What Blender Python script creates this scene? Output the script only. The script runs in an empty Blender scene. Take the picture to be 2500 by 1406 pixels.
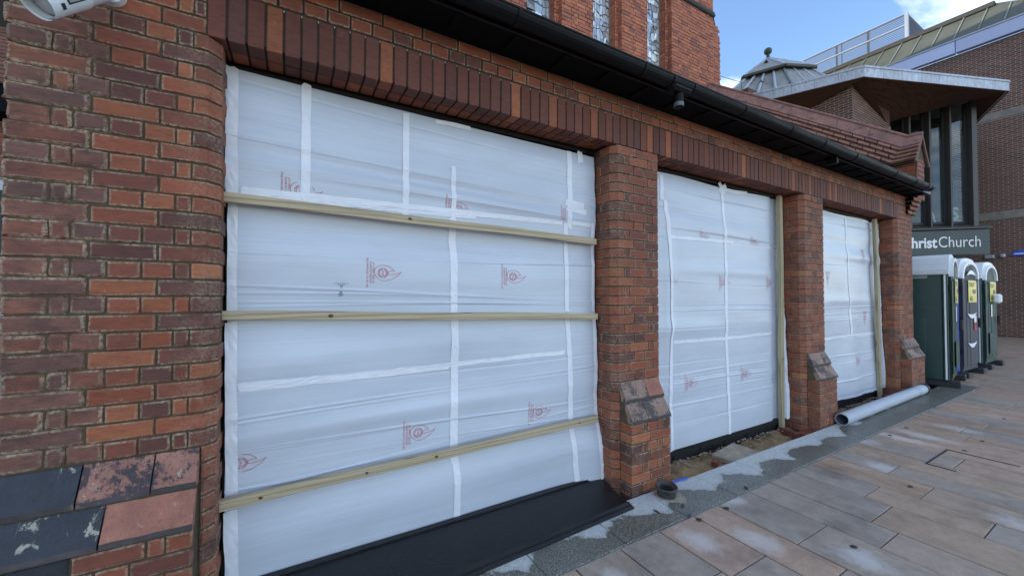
import bpy, bmesh, math, random
from mathutils import Vector, Matrix, noise
R = math.radians
random.seed(7)
S = bpy.context.scene
COL = S.collection

# ------------------------------------------------------------------ camera
CAM_H = 1.49
cd = bpy.data.cameras.new('camera'); cam = bpy.data.objects.new('camera', cd); COL.objects.link(cam)
cd.sensor_width = 36.0; cd.lens = 945.0 / 2500.0 * 36.0; cd.clip_start = 0.05; cd.clip_end = 500
cam.location = (0, 0, CAM_H)
cam.rotation_euler = (R(90 + 1.1), 0, R(-29.8))
S.camera = cam

# ------------------------------------------------------------------ sky and sun
SUN_AZ, SUN_EL = R(-40), R(27)        # azimuth from +Y towards +X: the sun stands behind the church
w = bpy.data.worlds.new('World'); S.world = w; w.use_nodes = True
nt = w.node_tree; nt.nodes.clear()
def N(t, typ, **kw):
    n = t.nodes.new(typ)
    for k, v in kw.items(): setattr(n, k, v)
    return n
out = N(nt, 'ShaderNodeOutputWorld'); bg = N(nt, 'ShaderNodeBackground'); bg.inputs[1].default_value = 0.15
sky = N(nt, 'ShaderNodeTexSky', sky_type='NISHITA', sun_disc=False)
sky.sun_elevation = SUN_EL; sky.sun_rotation = SUN_AZ
sky.air_density = 1.0; sky.dust_density = 0.0; sky.ozone_density = 3.0
tc = N(nt, 'ShaderNodeTexCoord'); sep = N(nt, 'ShaderNodeSeparateXYZ'); nt.links.new(tc.outputs['Generated'], sep.inputs[0])
mx = N(nt, 'ShaderNodeMath', operation='MAXIMUM'); mx.inputs[1].default_value = 0.06; nt.links.new(sep.outputs[2], mx.inputs[0])
dx = N(nt, 'ShaderNodeMath', operation='DIVIDE'); dy = N(nt, 'ShaderNodeMath', operation='DIVIDE')
for d, i in ((dx, 0), (dy, 1)): nt.links.new(sep.outputs[i], d.inputs[0]); nt.links.new(mx.outputs[0], d.inputs[1])
cmb = N(nt, 'ShaderNodeCombineXYZ'); nt.links.new(dx.outputs[0], cmb.inputs[0]); nt.links.new(dy.outputs[0], cmb.inputs[1])
mp = N(nt, 'ShaderNodeMapping'); mp.inputs['Scale'].default_value = (1.0, 2.6, 1); mp.inputs['Rotation'].default_value = (0, 0, R(-35)); mp.inputs['Location'].default_value = (0.2, 3.49, 0)
nt.links.new(cmb.outputs[0], mp.inputs[0])
cn = N(nt, 'ShaderNodeTexNoise'); cn.inputs['Scale'].default_value = 0.9; cn.inputs['Detail'].default_value = 8; cn.inputs['Roughness'].default_value = 0.55; cn.inputs['Distortion'].default_value = 0.3
nt.links.new(mp.outputs[0], cn.inputs['Vector'])
cr = N(nt, 'ShaderNodeValToRGB'); cr.color_ramp.elements[0].position = 0.47; cr.color_ramp.elements[0].color = (0, 0, 0, 1)
cr.color_ramp.elements[1].position = 0.70; cr.color_ramp.elements[1].color = (0.9, 0.9, 0.9, 1)
nt.links.new(cn.outputs[0], cr.inputs[0])
mixc = N(nt, 'ShaderNodeMix', data_type='RGBA'); mixc.inputs[7].default_value = (7.5, 7.9, 8.4, 1)
nt.links.new(cr.outputs[0], mixc.inputs[0]); nt.links.new(sky.outputs[0], mixc.inputs[6])
nt.links.new(mixc.outputs[2], bg.inputs[0]); nt.links.new(bg.outputs[0], out.inputs[0])

sl = bpy.data.lights.new('sun', 'SUN'); sl.energy = 3.0; sl.angle = R(0.5); sl.color = (1, 0.94, 0.85)
sun = bpy.data.objects.new('sun', sl); COL.objects.link(sun)
sd = Vector((math.sin(SUN_AZ) * math.cos(SUN_EL), math.cos(SUN_AZ) * math.cos(SUN_EL), math.sin(SUN_EL)))
sun.rotation_euler = sd.to_track_quat('Z', 'Y').to_euler(); sun.location = (0, 30, 30)

S.view_settings.view_transform = 'Standard'; S.view_settings.look = 'None'
S.view_settings.gamma = 1; S.view_settings.use_curve_mapping = False
S.view_settings.exposure = 1.22

# ------------------------------------------------------------------ materials
def newmat(name):
    m = bpy.data.materials.new(name); m.use_nodes = True
    t = m.node_tree; t.nodes.clear()
    o = t.nodes.new('ShaderNodeOutputMaterial'); b = t.nodes.new('ShaderNodeBsdfPrincipled')
    t.links.new(b.outputs[0], o.inputs[0]); return m, t, b
def pos(t, scale=(1, 1, 1), obj=False):
    m = t.nodes.new('ShaderNodeMapping'); m.inputs['Scale'].default_value = scale
    if obj: c = t.nodes.new('ShaderNodeTexCoord'); t.links.new(c.outputs['Object'], m.inputs[0])
    else: c = t.nodes.new('ShaderNodeNewGeometry'); t.links.new(c.outputs['Position'], m.inputs[0])
    return m.outputs[0]
def noi(t, vec, scale, detail=4, rough=0.55, dist=0.0):
    n = t.nodes.new('ShaderNodeTexNoise'); n.inputs['Scale'].default_value = scale; n.inputs['Detail'].default_value = detail
    n.inputs['Roughness'].default_value = rough; n.inputs['Distortion'].default_value = dist
    t.links.new(vec, n.inputs['Vector']); return n.outputs[0]
def ramp(t, fac, stops, const=False):
    r = t.nodes.new('ShaderNodeValToRGB'); cr_ = r.color_ramp
    if const: cr_.interpolation = 'CONSTANT'
    while len(cr_.elements) > 1: cr_.elements.remove(cr_.elements[-1])
    for i, (p, c) in enumerate(stops):
        e = cr_.elements[0] if i == 0 else cr_.elements.new(p)
        e.position = p
        if isinstance(c, (int, float)): c = (c, c, c)
        e.color = (c[0], c[1], c[2], 1)
    t.links.new(fac, r.inputs[0]); return r.outputs[0]
def mth(t, op, a, b=None, clamp=False):
    n = t.nodes.new('ShaderNodeMath'); n.operation = op; n.use_clamp = clamp
    for i, v in enumerate((a, b)):
        if v is None: continue
        if isinstance(v, (int, float)): n.inputs[i].default_value = v
        else: t.links.new(v, n.inputs[i])
    return n.outputs[0]
def mixcol(t, fac, a, b, mode='MIX'):
    n = t.nodes.new('ShaderNodeMix'); n.data_type = 'RGBA'; n.blend_type = mode
    for i, v in ((0, fac), (6, a), (7, b)):
        if isinstance(v, (int, float)): n.inputs[i].default_value = v
        elif isinstance(v, tuple): n.inputs[i].default_value = (v[0], v[1], v[2], 1)
        else: t.links.new(v, n.inputs[i])
    return n.outputs[2]
def setc(b, t, sock, v):
    if isinstance(v, tuple): b.inputs[sock].default_value = (v[0], v[1], v[2], 1)
    elif isinstance(v, (int, float)): b.inputs[sock].default_value = v
    else: t.links.new(v, b.inputs[sock])
def bump(t, b, h, dist=0.002, strength=0.6):
    n = t.nodes.new('ShaderNodeBump'); n.inputs['Distance'].default_value = dist; n.inputs['Strength'].default_value = strength
    t.links.new(h, n.inputs['Height']); t.links.new(n.outputs[0], b.inputs['Normal'])
def rnd(t):
    oi = t.nodes.new('ShaderNodeObjectInfo'); g = t.nodes.new('ShaderNodeNewGeometry')
    a = mth(t, 'MULTIPLY', oi.outputs['Random'], 7.31); s = mth(t, 'ADD', a, g.outputs['Random Per Island'])
    return mth(t, 'FRACT', s)

def M(name, col, rough=0.6, var=0.25, scale=6, bs=80, bd=0.001, metal=0.0, rv=0.1, stretch=(1, 1, 1), spec=0.5, spots=None, coat=0):
    m, t, b = newmat(name)
    p = pos(t, stretch)
    n1 = noi(t, p, scale, 6, 0.6); n2 = noi(t, p, bs, 3, 0.6)
    k = ramp(t, n1, [(0.25, 1 - var), (0.75, 1 + var)])
    r_ = rnd(t); rk = ramp(t, r_, [(0, 1 - rv), (1, 1 + rv)])
    c = mixcol(t, 1.0, mixcol(t, 1.0, col, k, 'MULTIPLY'), rk, 'MULTIPLY')
    if spots:
        sm = ramp(t, noi(t, p, spots[1], 5, 0.7), [(spots[2], 0), (spots[2] + 0.08, 1)])
        c = mixcol(t, sm, c, spots[0])
    setc(b, t, 'Base Color', c); b.inputs['Metallic'].default_value = metal
    rr = ramp(t, n1, [(0.3, max(0.05, rough - 0.08)), (0.7, min(1, rough + 0.08))]); setc(b, t, 'Roughness', rr)
    b.inputs['Specular IOR Level'].default_value = spec; b.inputs['Coat Weight'].default_value = coat
    bump(t, b, n2, bd)
    return m

def brick_mat(name, cols, lime=0.5, fine=1.0, worn=0.0, scuff=0.5):
    m, t, b = newmat(name)
    p = pos(t); ps = pos(t, (1, 1, 3.2))
    r_ = rnd(t); n = len(cols)
    base = ramp(t, r_, [(i / n, c) for i, c in enumerate(cols)], True)
    r2 = mth(t, 'FRACT', mth(t, 'MULTIPLY', r_, 13.7))
    base = mixcol(t, 1.0, base, ramp(t, r2, [(0, 0.86), (1, 1.14)]), 'MULTIPLY')
    n1 = noi(t, ps, 22 * fine, 6, 0.65, 0.3); n2 = noi(t, p, 260, 3, 0.6); n3 = noi(t, p, 75, 5, 0.7)
    base = mixcol(t, 1.0, base, ramp(t, n1, [(0.3, 0.72), (0.5, 1.0), (0.72, 1.22)]), 'MULTIPLY')
    if worn > 0:   # dark sooty patches and creases of old hand-made bricks
        base = mixcol(t, ramp(t, noi(t, p, 9, 5, 0.65), [(0.42, 0), (0.66, worn)]), base, (0.035, 0.028, 0.03))
        base = mixcol(t, ramp(t, noi(t, pos(t, (1, 1, 7)), 14, 5, 0.75, 0.6), [(0.56, 0), (0.66, 0.5)]), base, (0.03, 0.022, 0.02))
    # pale scuffs
    if scuff > 0:
        sc = mth(t, 'MULTIPLY', ramp(t, noi(t, p, 34, 6, 0.75, 0.5), [(0.60, 0), (0.70, 1)]), ramp(t, noi(t, p, 5, 2), [(0.45, 0), (0.65, scuff)]))
        base = mixcol(t, sc, base, (0.42, 0.30, 0.25))
    # lime smeared on the arrises
    at = t.nodes.new('ShaderNodeAttribute'); at.attribute_name = 'edge'
    em = mth(t, 'MULTIPLY', at.outputs['Fac'], ramp(t, n3, [(0.40, 0), (0.58, 1)]))
    em = mth(t, 'MULTIPLY', em, ramp(t, noi(t, p, 11, 3), [(0.36, 0.15 * lime), (0.58, lime)]))
    base = mixcol(t, em, base, (0.46, 0.37, 0.26))
    setc(b, t, 'Base Color', base)
    setc(b, t, 'Roughness', ramp(t, n1, [(0.3, 0.62), (0.7, 0.86)])); b.inputs['Specular IOR Level'].default_value = 0.35
    bump(t, b, mth(t, 'ADD', mth(t, 'MULTIPLY', n1, 1.5 + 2 * worn), mth(t, 'MULTIPLY', n2, 0.8)), 0.0022, 0.7)
    return m

RED = [(0.240, 0.072, 0.039), (0.208, 0.065, 0.039), (0.262, 0.076, 0.039), (0.19, 0.061, 0.038), (0.222, 0.068, 0.039)]
PLUM = [(0.135, 0.05, 0.037), (0.155, 0.053, 0.037), (0.12, 0.047, 0.037)]
ORANGE = [(0.31, 0.10, 0.048), (0.27, 0.088, 0.044), (0.33, 0.112, 0.054)]
m_red = brick_mat('red_brick', RED, 0.75)
m_plum = brick_mat('plum_brick', PLUM, 0.85)
m_orange = brick_mat('orange_brick', ORANGE, 0.6)
m_old = brick_mat('weathered_brick', [(0.222, 0.090, 0.061), (0.19, 0.084, 0.061), (0.24, 0.088, 0.056), (0.172, 0.08, 0.061)], 0.8, 0.8, 0.42, 0.4)
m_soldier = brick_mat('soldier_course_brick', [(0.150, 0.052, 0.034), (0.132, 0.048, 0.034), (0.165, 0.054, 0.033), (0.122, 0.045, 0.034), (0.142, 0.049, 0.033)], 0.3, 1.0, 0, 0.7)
m_mixb = brick_mat('facade_brick', RED + PLUM[:2] + RED + ORANGE[:1] + RED, 0.8)
m_church = brick_mat('church_brick', [(0.46, 0.155, 0.082), (0.42, 0.145, 0.08), (0.49, 0.17, 0.088), (0.40, 0.13, 0.075), (0.46, 0.16, 0.085), (0.30, 0.11, 0.075)], 0, 0.6, 0.25, 0.3)
m_office = brick_mat('brown_brick', [(0.13, 0.062, 0.050), (0.145, 0.066, 0.052), (0.115, 0.058, 0.050), (0.155, 0.07, 0.053)], 0, 0.6, 0, 0)
m_mortar = M('lime_mortar', (0.085, 0.063, 0.034), 0.95, 0.35, 18, 160, 0.003)  # tan mortar, its colour darkened further to carry joint shadow
m_mortar_dark = M('recessed_mortar', (0.04, 0.03, 0.022), 0.95, 0.35, 18, 160, 0.003)
m_mortar_pale = M('pale_mortar', (0.38, 0.32, 0.26), 0.95, 0.2, 3, 60, 0.002)
m_black = M('black_paint', (0.008, 0.008, 0.009), 0.5, 0.3, 3, 60, 0.0005, spec=0.3)
m_soffit = M('black_boarding', (0.006, 0.006, 0.007), 0.8, 0.4, 4, 40, 0.001, spec=0.15)
m_gutter = M('black_gutter_paint', (0.004, 0.0042, 0.005), 0.55, 0.4, 6, 50, 0.0006, spec=0.2, spots=((0.06, 0.055, 0.05), 30, 0.69))
m_board = M('black_membrane_board', (0.009, 0.009, 0.010), 0.46, 0.6, 7, 50, 0.004, stretch=(0.6, 2.4, 2), spec=0.35, spots=((0.07, 0.066, 0.062), 34, 0.635))
m_dpc = M('black_bitumen', (0.012, 0.012, 0.013), 0.6, 0.5, 9, 40, 0.006, spec=0.3)
def stone_mat(name, col, dark, cream, rough, td, tc):
    m, t, b = newmat(name); p = pos(t)
    base = mixcol(t, 1.0, col, ramp(t, noi(t, p, 9, 6, 0.65), [(0.3, 0.75), (0.7, 1.25)]), 'MULTIPLY')
    base = mixcol(t, 1.0, base, ramp(t, noi(t, p, 90, 4, 0.7), [(0.3, 0.8), (0.7, 1.2)]), 'MULTIPLY')
    big = noi(t, p, 7, 4, 0.6); fine_ = noi(t, p, 42, 6, 0.8)
    d_ = mth(t, 'ADD', mth(t, 'MULTIPLY', big, 0.55), mth(t, 'MULTIPLY', fine_, 0.45))
    base = mixcol(t, ramp(t, d_, [(td, 0), (td + 0.035, 0.9)]), base, dark)
    c_ = mth(t, 'ADD', mth(t, 'MULTIPLY', noi(t, pos(t, (1, 1, .45)), 16, 5, 0.7, .4), 0.7), mth(t, 'MULTIPLY', noi(t, p, 5, 2), 0.3))
    base = mixcol(t, ramp(t, c_, [(tc, 0), (tc + 0.03, 0.85)]), base, cream)
    sc = noi(t, pos(t, (130, 1, 6)), 1.0, 2, 0.5, 1.5)
    base = mixcol(t, ramp(t, sc, [(0.70, 0), (0.76, 0.5)]), base, cream)
    setc(b, t, 'Base Color', base); setc(b, t, 'Roughness', ramp(t, fine_, [(0.3, rough - .1), (0.7, rough + .12)]))
    bump(t, b, fine_, 0.003, 0.6); return m
m_navy = stone_mat('dark_engineering_brick', (0.023, 0.025, 0.034), (0.013, 0.013, 0.017), (0.42, 0.40, 0.30), 0.5, 0.60, 0.585)
m_pink = stone_mat('pink_weathered_stone', (0.33, 0.135, 0.092), (0.16, 0.085, 0.07), (0.40, 0.28, 0.23), 0.8, 0.57, 0.60)
m_pinkdark = stone_mat('blackened_pink_stone', (0.32, 0.145, 0.105), (0.032, 0.032, 0.042), (0.42, 0.38, 0.28), 0.75, 0.485, 0.575)
m_lipdark = M('dark_stone_edge', (0.06, 0.05, 0.052), 0.75, 0.4, 14, 90, 0.002, spots=((0.18, 0.12, 0.10), 20, 0.60))
m_capstone = stone_mat('grey_stained_stone', (0.29, 0.185, 0.145), (0.06, 0.055, 0.055), (0.36, 0.32, 0.27), 0.8, 0.50, 0.59)
m_dkmetal = M('dull_dark_metal', (0.10, 0.11, 0.12), 0.4, 0.3, 20)
m_alu = M('galvanised_grey', (0.42, 0.46, 0.52), 0.4, 0.1, 3, 60, 0.0003, metal=0.3)

def sheet_mat(name, col, rough, streak=1.0):
    m, t, b = newmat(name)
    p = pos(t, (0.6, 1, 40)); q = pos(t)
    n1 = noi(t, p, 2.2, 4, 0.6); n2 = noi(t, q, 260, 2, 0.5); n3 = noi(t, pos(t, (1, 1, 3)), 1.6, 3)
    c = mixcol(t, 1.0, col, ramp(t, n1, [(0.3, 1 - 0.05 * streak), (0.7, 1 + 0.04 * streak)]), 'MULTIPLY')
    c = mixcol(t, 1.0, c, ramp(t, n3, [(0.3, 0.93), (0.7, 1.05)]), 'MULTIPLY')
    setc(b, t, 'Base Color', c); setc(b, t, 'Roughness', ramp(t, n1, [(0.3, rough - 0.06), (0.7, rough + 0.06)]))
    bump(t, b, mth(t, 'ADD', mth(t, 'MULTIPLY', n1, 0.5 * streak), mth(t, 'MULTIPLY', n2, 0.3)), 0.002, 0.3)
    return m
m_sheet = sheet_mat('translucent_white_sheeting', (0.565, 0.595, 0.665), 0.34)
m_tape = sheet_mat('white_tape', (0.80, 0.80, 0.85), 0.45, 0.3)
m_ink = M('red_ink', (0.46, 0.035, 0.04), 0.6, 0.1, 5)
m_pen = M('black_pen', (0.03, 0.03, 0.04), 0.6, 0.1, 5)

def wood_mat(name, c1, c2, axis, knots=True):
    m, t, b = newmat(name)
    st = [30, 30, 30]; st[axis] = 1.3
    p = pos(t, tuple(st))
    n1 = noi(t, p, 1.0, 5, 0.6, 1.6)
    wv = t.nodes.new('ShaderNodeTexWave'); wv.wave_type = 'BANDS'; wv.bands_direction = 'Z' if axis == 0 else 'X'
    st2 = [11, 11, 11]; st2[axis] = 1.1
    wv.inputs['Scale'].default_value = 1.0; wv.inputs['Distortion'].default_value = 7; wv.inputs['Detail'].default_value = 3; wv.inputs['Detail Scale'].default_value = 0.9
    t.links.new(pos(t, tuple(st2)), wv.inputs['Vector'])
    c = ramp(t, wv.outputs['Fac'], [(0.0, c2), (0.22, c1), (1.0, c1)])
    c = mixcol(t, 1.0, c, ramp(t, n1, [(0.3, 0.78), (0.7, 1.15)]), 'MULTIPLY')
    if knots:
        v = t.nodes.new('ShaderNodeTexVoronoi'); v.inputs['Scale'].default_value = 1.0
        st3 = [16, 16, 16]; st3[axis] = 2.2
        t.links.new(pos(t, tuple(st3)), v.inputs['Vector'])
        c = mixcol(t, ramp(t, v.outputs['Distance'], [(0.06, 0.85), (0.13, 0)]), c, (0.06, 0.045, 0.02))
    setc(b, t, 'Base Color', c); b.inputs['Roughness'].default_value = 0.7
    bump(t, b, n1, 0.001)
    return m
m_wood_h = wood_mat('treated_softwood', (0.48, 0.385, 0.25), (0.32, 0.24, 0.14), 0)
m_wood_v = wood_mat('treated_softwood_upright', (0.40, 0.34, 0.215), (0.27, 0.225, 0.13), 2)
m_soffit_wood = wood_mat('stained_soffit_wood', (0.115, 0.05, 0.026), (0.05, 0.022, 0.013), 0, False)

def granite_mat():
    m, t, b = newmat('granite')
    p = pos(t)
    sp = noi(t, p, 105, 3, 0.75); n1 = noi(t, p, 3.4, 5, 0.62); n2 = noi(t, p, 28, 4, 0.6)
    sepn = t.nodes.new('ShaderNodeSeparateXYZ'); g = t.nodes.new('ShaderNodeNewGeometry'); t.links.new(g.outputs['Position'], sepn.inputs[0])
    # damp stain: dry and pale towards the wall, wet and dark in scalloped patches towards the square
    fr_ = mth(t, 'FRACT', mth(t, 'DIVIDE', mth(t, 'SUBTRACT', sepn.outputs[0], 1.70), 0.5705))
    dome = mth(t, 'MULTIPLY', mth(t, 'SINE', mth(t, 'MULTIPLY', fr_, 3.14159)), 0.125)
    yy = mth(t, 'MULTIPLY', mth(t, 'SUBTRACT', mth(t, 'SUBTRACT', sepn.outputs[1], 1.795), dome), 5.0)
    nn = mth(t, 'ADD', mth(t, 'ADD', yy, mth(t, 'MULTIPLY', mth(t, 'SUBTRACT', n1, 0.5), 1.5)), mth(t, 'MULTIPLY', mth(t, 'SUBTRACT', n2, 0.5), 0.22))
    fx = mth(t, 'MULTIPLY', mth(t, 'SUBTRACT', sepn.outputs[0], 4.6), 0.35, True)
    nn = mth(t, 'SUBTRACT', nn, fx)
    dry = ramp(t, nn, [(0.0, 0), (0.05, 0.75), (0.30, 1)])
    wet = ramp(t, sp, [(0.37, (0.050, 0.049, 0.040)), (0.5, (0.125, 0.122, 0.10)), (0.62, (0.29, 0.28, 0.235))])
    wet = mixcol(t, 1.0, wet, ramp(t, n1, [(0.3, 0.8), (0.7, 1.2)]), 'MULTIPLY')
    pale = ramp(t, sp, [(0.3, (0.36, 0.37, 0.355)), (0.5, (0.51, 0.52, 0.50)), (0.7, (0.64, 0.65, 0.63))])
    pale = mixcol(t, 1.0, pale, ramp(t, n2, [(0.3, 0.85), (0.7, 1.1)]), 'MULTIPLY')
    setc(b, t, 'Base Color', mixcol(t, dry, wet, pale))
    setc(b, t, 'Roughness', mth(t, 'ADD', mth(t, 'MULTIPLY', dry, 0.4), 0.38))
    bump(t, b, sp, 0.0008)
    return m
m_granite = granite_mat()

def sandstone_mat():
    m, t, b = newmat('sandstone')
    p = pos(t); r_ = rnd(t)
    oi = t.nodes.new('ShaderNodeObjectInfo')
    base = ramp(t, r_, [(0, (0.43, 0.285, 0.195)), (0.14, (0.39, 0.285, 0.21)), (0.28, (0.36, 0.285, 0.225)), (0.42, (0.435, 0.295, 0.21)), (0.54, (0.34, 0.275, 0.225)), (0.66, (0.41, 0.28, 0.205)), (0.78, (0.38, 0.29, 0.22)), (0.9, (0.415, 0.295, 0.205))], True)
    # bedding veins, differently placed on every slab
    off = t.nodes.new('ShaderNodeVectorMath'); off.operation = 'ADD'
    cx = t.nodes.new('ShaderNodeCombineXYZ'); t.links.new(mth(t, 'MULTIPLY', r_, 37.0), cx.inputs[0]); t.links.new(mth(t, 'MULTIPLY', r_, 91.0), cx.inputs[2])
    t.links.new(pos(t, (3.0, 0.9, 1)), off.inputs[0]); t.links.new(cx.outputs[0], off.inputs[1])
    v1 = noi(t, off.outputs[0], 1.3, 5, 0.6, 1.2); v2 = noi(t, p, 13, 7, 0.78); v3 = noi(t, p, 220, 2, 0.6)
    base = mixcol(t, 1.0, base, ramp(t, v1, [(0.3, 0.74), (0.48, 1.0), (0.62, 1.08), (0.75, 0.88)]), 'MULTIPLY')
    base = mixcol(t, 1.0, base, ramp(t, v2, [(0.3, 0.8), (0.7, 1.2)]), 'MULTIPLY')
    # lime bloom: chalky blotches, most of them on the slabs beside the works
    sepn = t.nodes.new('ShaderNodeSeparateXYZ'); g = t.nodes.new('ShaderNodeNewGeometry'); t.links.new(g.outputs['Position'], sepn.inputs[0])
    oc = t.nodes.new('ShaderNodeTexCoord'); os_ = t.nodes.new('ShaderNodeSeparateXYZ'); t.links.new(oc.outputs['Object'], os_.inputs[0])
    r3 = mth(t, 'FRACT', mth(t, 'MULTIPLY', r_, 53.3)); r4 = mth(t, 'FRACT', mth(t, 'MULTIPLY', r_, 17.9)); r5 = mth(t, 'FRACT', mth(t, 'MULTIPLY', r_, 29.1))
    bx_ = mth(t, 'DIVIDE', mth(t, 'SUBTRACT', os_.outputs[0], mth(t, 'MULTIPLY', mth(t, 'SUBTRACT', r5, 0.5), 0.1)), 0.125)
    by_ = mth(t, 'DIVIDE', mth(t, 'SUBTRACT', os_.outputs[1], mth(t, 'MULTIPLY', mth(t, 'SUBTRACT', r4, 0.3), 0.6)), mth(t, 'ADD', 0.12, mth(t, 'MULTIPLY', r5, 0.3)))
    dd = mth(t, 'SQRT', mth(t, 'ADD', mth(t, 'MULTIPLY', bx_, bx_), mth(t, 'MULTIPLY', by_, by_)))
    dd = mth(t, 'ADD', dd, mth(t, 'MULTIPLY', mth(t, 'SUBTRACT', noi(t, p, 9, 7, 0.7, .3), 0.5), 1.9))
    bl = ramp(t, dd, [(0.2, 0.62), (0.6, 0.38), (1.1, 0)])
    nearx = mth(t, 'MULTIPLY', mth(t, 'SUBTRACT', 8.5, sepn.outputs[0]), 0.4, True); neary = mth(t, 'MULTIPLY', mth(t, 'SUBTRACT', sepn.outputs[1], 0.2), 2.0, True)
    sel = mth(t, 'GREATER_THAN', r3, 0.5)
    bloom = mth(t, 'MULTIPLY', mth(t, 'MULTIPLY', bl, sel), mth(t, 'MULTIPLY', nearx, neary))
    base = mixcol(t, bloom, base, (0.66, 0.63, 0.60))
    drk = ramp(t, noi(t, p, 2.1, 6, 0.68), [(0.52, 0), (0.70, 0.45)])
    base = mixcol(t, drk, base, (0.07, 0.055, 0.045))
    setc(b, t, 'Base Color', base)
    wet = ramp(t, noi(t, p, 1.1, 4, 0.6), [(0.38, 0.40), (0.62, 0.60)])
    setc(b, t, 'Roughness', mth(t, 'ADD', wet, mth(t, 'MULTIPLY', bloom, 0.25))); b.inputs['Specular IOR Level'].default_value = 0.4
    bump(t, b, mth(t, 'ADD', v3, mth(t, 'MULTIPLY', v2, 1.5)), 0.0016, 0.5)
    return m
m_sand = sandstone_mat()
m_joint = M('dark_paving_joint', (0.045, 0.040, 0.034), 0.9, 0.3, 6)
m_limejoint = M('pale_paving_joint', (0.34, 0.32, 0.29), 0.9, 0.3, 14)
m_soil = M('sandy_soil', (0.30, 0.20, 0.10), 0.95, 0.45, 9, 60, 0.012, spots=((0.42, 0.36, 0.27), 22, 0.6))
m_rubble = M('mortar_droppings', (0.33, 0.27, 0.20), 0.95, 0.3, 14, 60, 0.006)
m_tile = M('clay_tile', (0.24, 0.115, 0.082), 0.8, 0.4, 14, 60, 0.003, rv=0.28, spots=((0.06, 0.05, 0.05), 13, 0.60))
m_ridge = M('weathered_ridge_tile', (0.25, 0.125, 0.10), 0.8, 0.4, 6, 60, 0.003, rv=0.12, spots=((0.07, 0.055, 0.055), 8, 0.58))
m_lead = M('lead_sheet', (0.44, 0.47, 0.54), 0.5, 0.3, 7, 60, 0.001, stretch=(2, 2, 0.6), spots=((0.28, 0.30, 0.37), 16, 0.54))
m_leadroof = M('lead_roofing', (0.30, 0.30, 0.285), 0.7, 0.3, 2, 60, 0.001)
m_copper = M('patinated_copper', (0.072, 0.076, 0.052), 0.6, 0.3, 1.6, 40, 0.001, spots=((0.10, 0.108, 0.075), 5, 0.60))
m_seam = M('pale_roof_seam', (0.22, 0.225, 0.185), 0.6, 0.2, 3)
m_lilac = M('pale_blue_fascia', (0.44, 0.48, 0.66), 0.45, 0.05, 1.0)
m_screen = M('silver_louvre', (0.30, 0.33, 0.38), 0.5, 0.08, 1)
m_slat = M('shade_toned_slat', (0.13, 0.15, 0.19), 0.5, 0.08, 1)  # silver darkened in colour to stand for shade on the slats' undersides
m_dkroof = M('mossy_ridge_capping', (0.05, 0.048, 0.042), 0.85, 0.5, 7)
m_band = M('concrete_band', (0.23, 0.20, 0.17), 0.85, 0.3, 5, 90, 0.003)
m_bronze = M('bronze_mullion', (0.085, 0.075, 0.072), 0.5, 0.15, 3)
m_darkm = M('dark_frame', (0.02, 0.02, 0.023), 0.5, 0.2, 3)
m_inside = M('dim_interior', (0.05, 0.05, 0.045), 0.9, 0.3, 2)
m_blind = M('olive_blind', (0.15, 0.15, 0.11), 0.9, 0.15, 1, 30, 0.002, stretch=(6, 6, 0.4))
m_sign = M('dark_green_grey_sign', (0.062, 0.078, 0.075), 0.45, 0.12, 3)
m_white = M('white_plastic', (0.72, 0.74, 0.76), 0.45, 0.05, 3)
m_whitep = M('white_letter', (0.85, 0.85, 0.85), 0.5, 0.02, 3)
m_green = M('dark_green_plastic', (0.016, 0.050, 0.044), 0.42, 0.25, 3, 40, 0.001, spots=((0.035, 0.07, 0.062), 7, 0.63))
m_greendoor = M('green_door_plastic', (0.012, 0.038, 0.030), 0.62, 0.25, 3, 40, 0.001)
m_bluep = M('blue_plastic', (0.03, 0.09, 0.60), 0.4, 0.15, 3)
m_greyp = M('grey_door_plastic', (0.07, 0.07, 0.08), 0.65, 0.15, 3, 40, 0.001, spec=0.25)
m_yellow = M('yellow_sticker', (0.58, 0.48, 0.05), 0.4, 0.05, 3)
m_ptext = M('black_print', (0.015, 0.015, 0.015), 0.5, 0.02, 3)
m_redp = M('red_print', (0.5, 0.03, 0.05), 0.5, 0.02, 3)
m_pipe = M('pale_grey_pipe', (0.46, 0.49, 0.54), 0.62, 0.08, 5, 60, 0.0003, spec=0.3, spots=((0.36, 0.37, 0.38), 30, 0.68))
m_rubber = M('dark_rubber', (0.02, 0.02, 0.02), 0.6, 0.2, 5)
m_pot = M('dirty_clay_collar', (0.045, 0.042, 0.04), 0.6, 0.5, 16, 60, 0.003, spots=((0.16, 0.14, 0.12), 22, 0.60))
m_bluestrip = M('blue_film', (0.05, 0.10, 0.42), 0.45, 0.2, 9)
m_camw = M('camera_white_metal', (0.66, 0.68, 0.70), 0.4, 0.08, 4)
m_camg = M('camera_grey_label', (0.30, 0.30, 0.31), 0.35, 0.1, 9)
def glass(name, tint, tr):
    m, t, b = newmat(name)
    o = [n for n in t.nodes if n.type == 'OUTPUT_MATERIAL'][0]
    gl = t.nodes.new('ShaderNodeBsdfGlossy'); gl.inputs['Roughness'].default_value = 0.04
    tp = t.nodes.new('ShaderNodeBsdfTransparent'); tp.inputs[0].default_value = (*tint, 1)
    lw = t.nodes.new('ShaderNodeLayerWeight'); lw.inputs[0].default_value = 0.35
    mixs = t.nodes.new('ShaderNodeMixShader')
    f = mth(t, 'ADD', mth(t, 'MULTIPLY', lw.outputs['Fresnel'], 0.45), tr, True); t.links.new(f, mixs.inputs[0])
    t.links.new(tp.outputs[0], mixs.inputs[1]); t.links.new(gl.outputs[0], mixs.inputs[2]); t.links.new(mixs.outputs[0], o.inputs[0])
    return m
m_glass = glass('window_glass', (0.75, 0.8, 0.8), 0.02)
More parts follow.
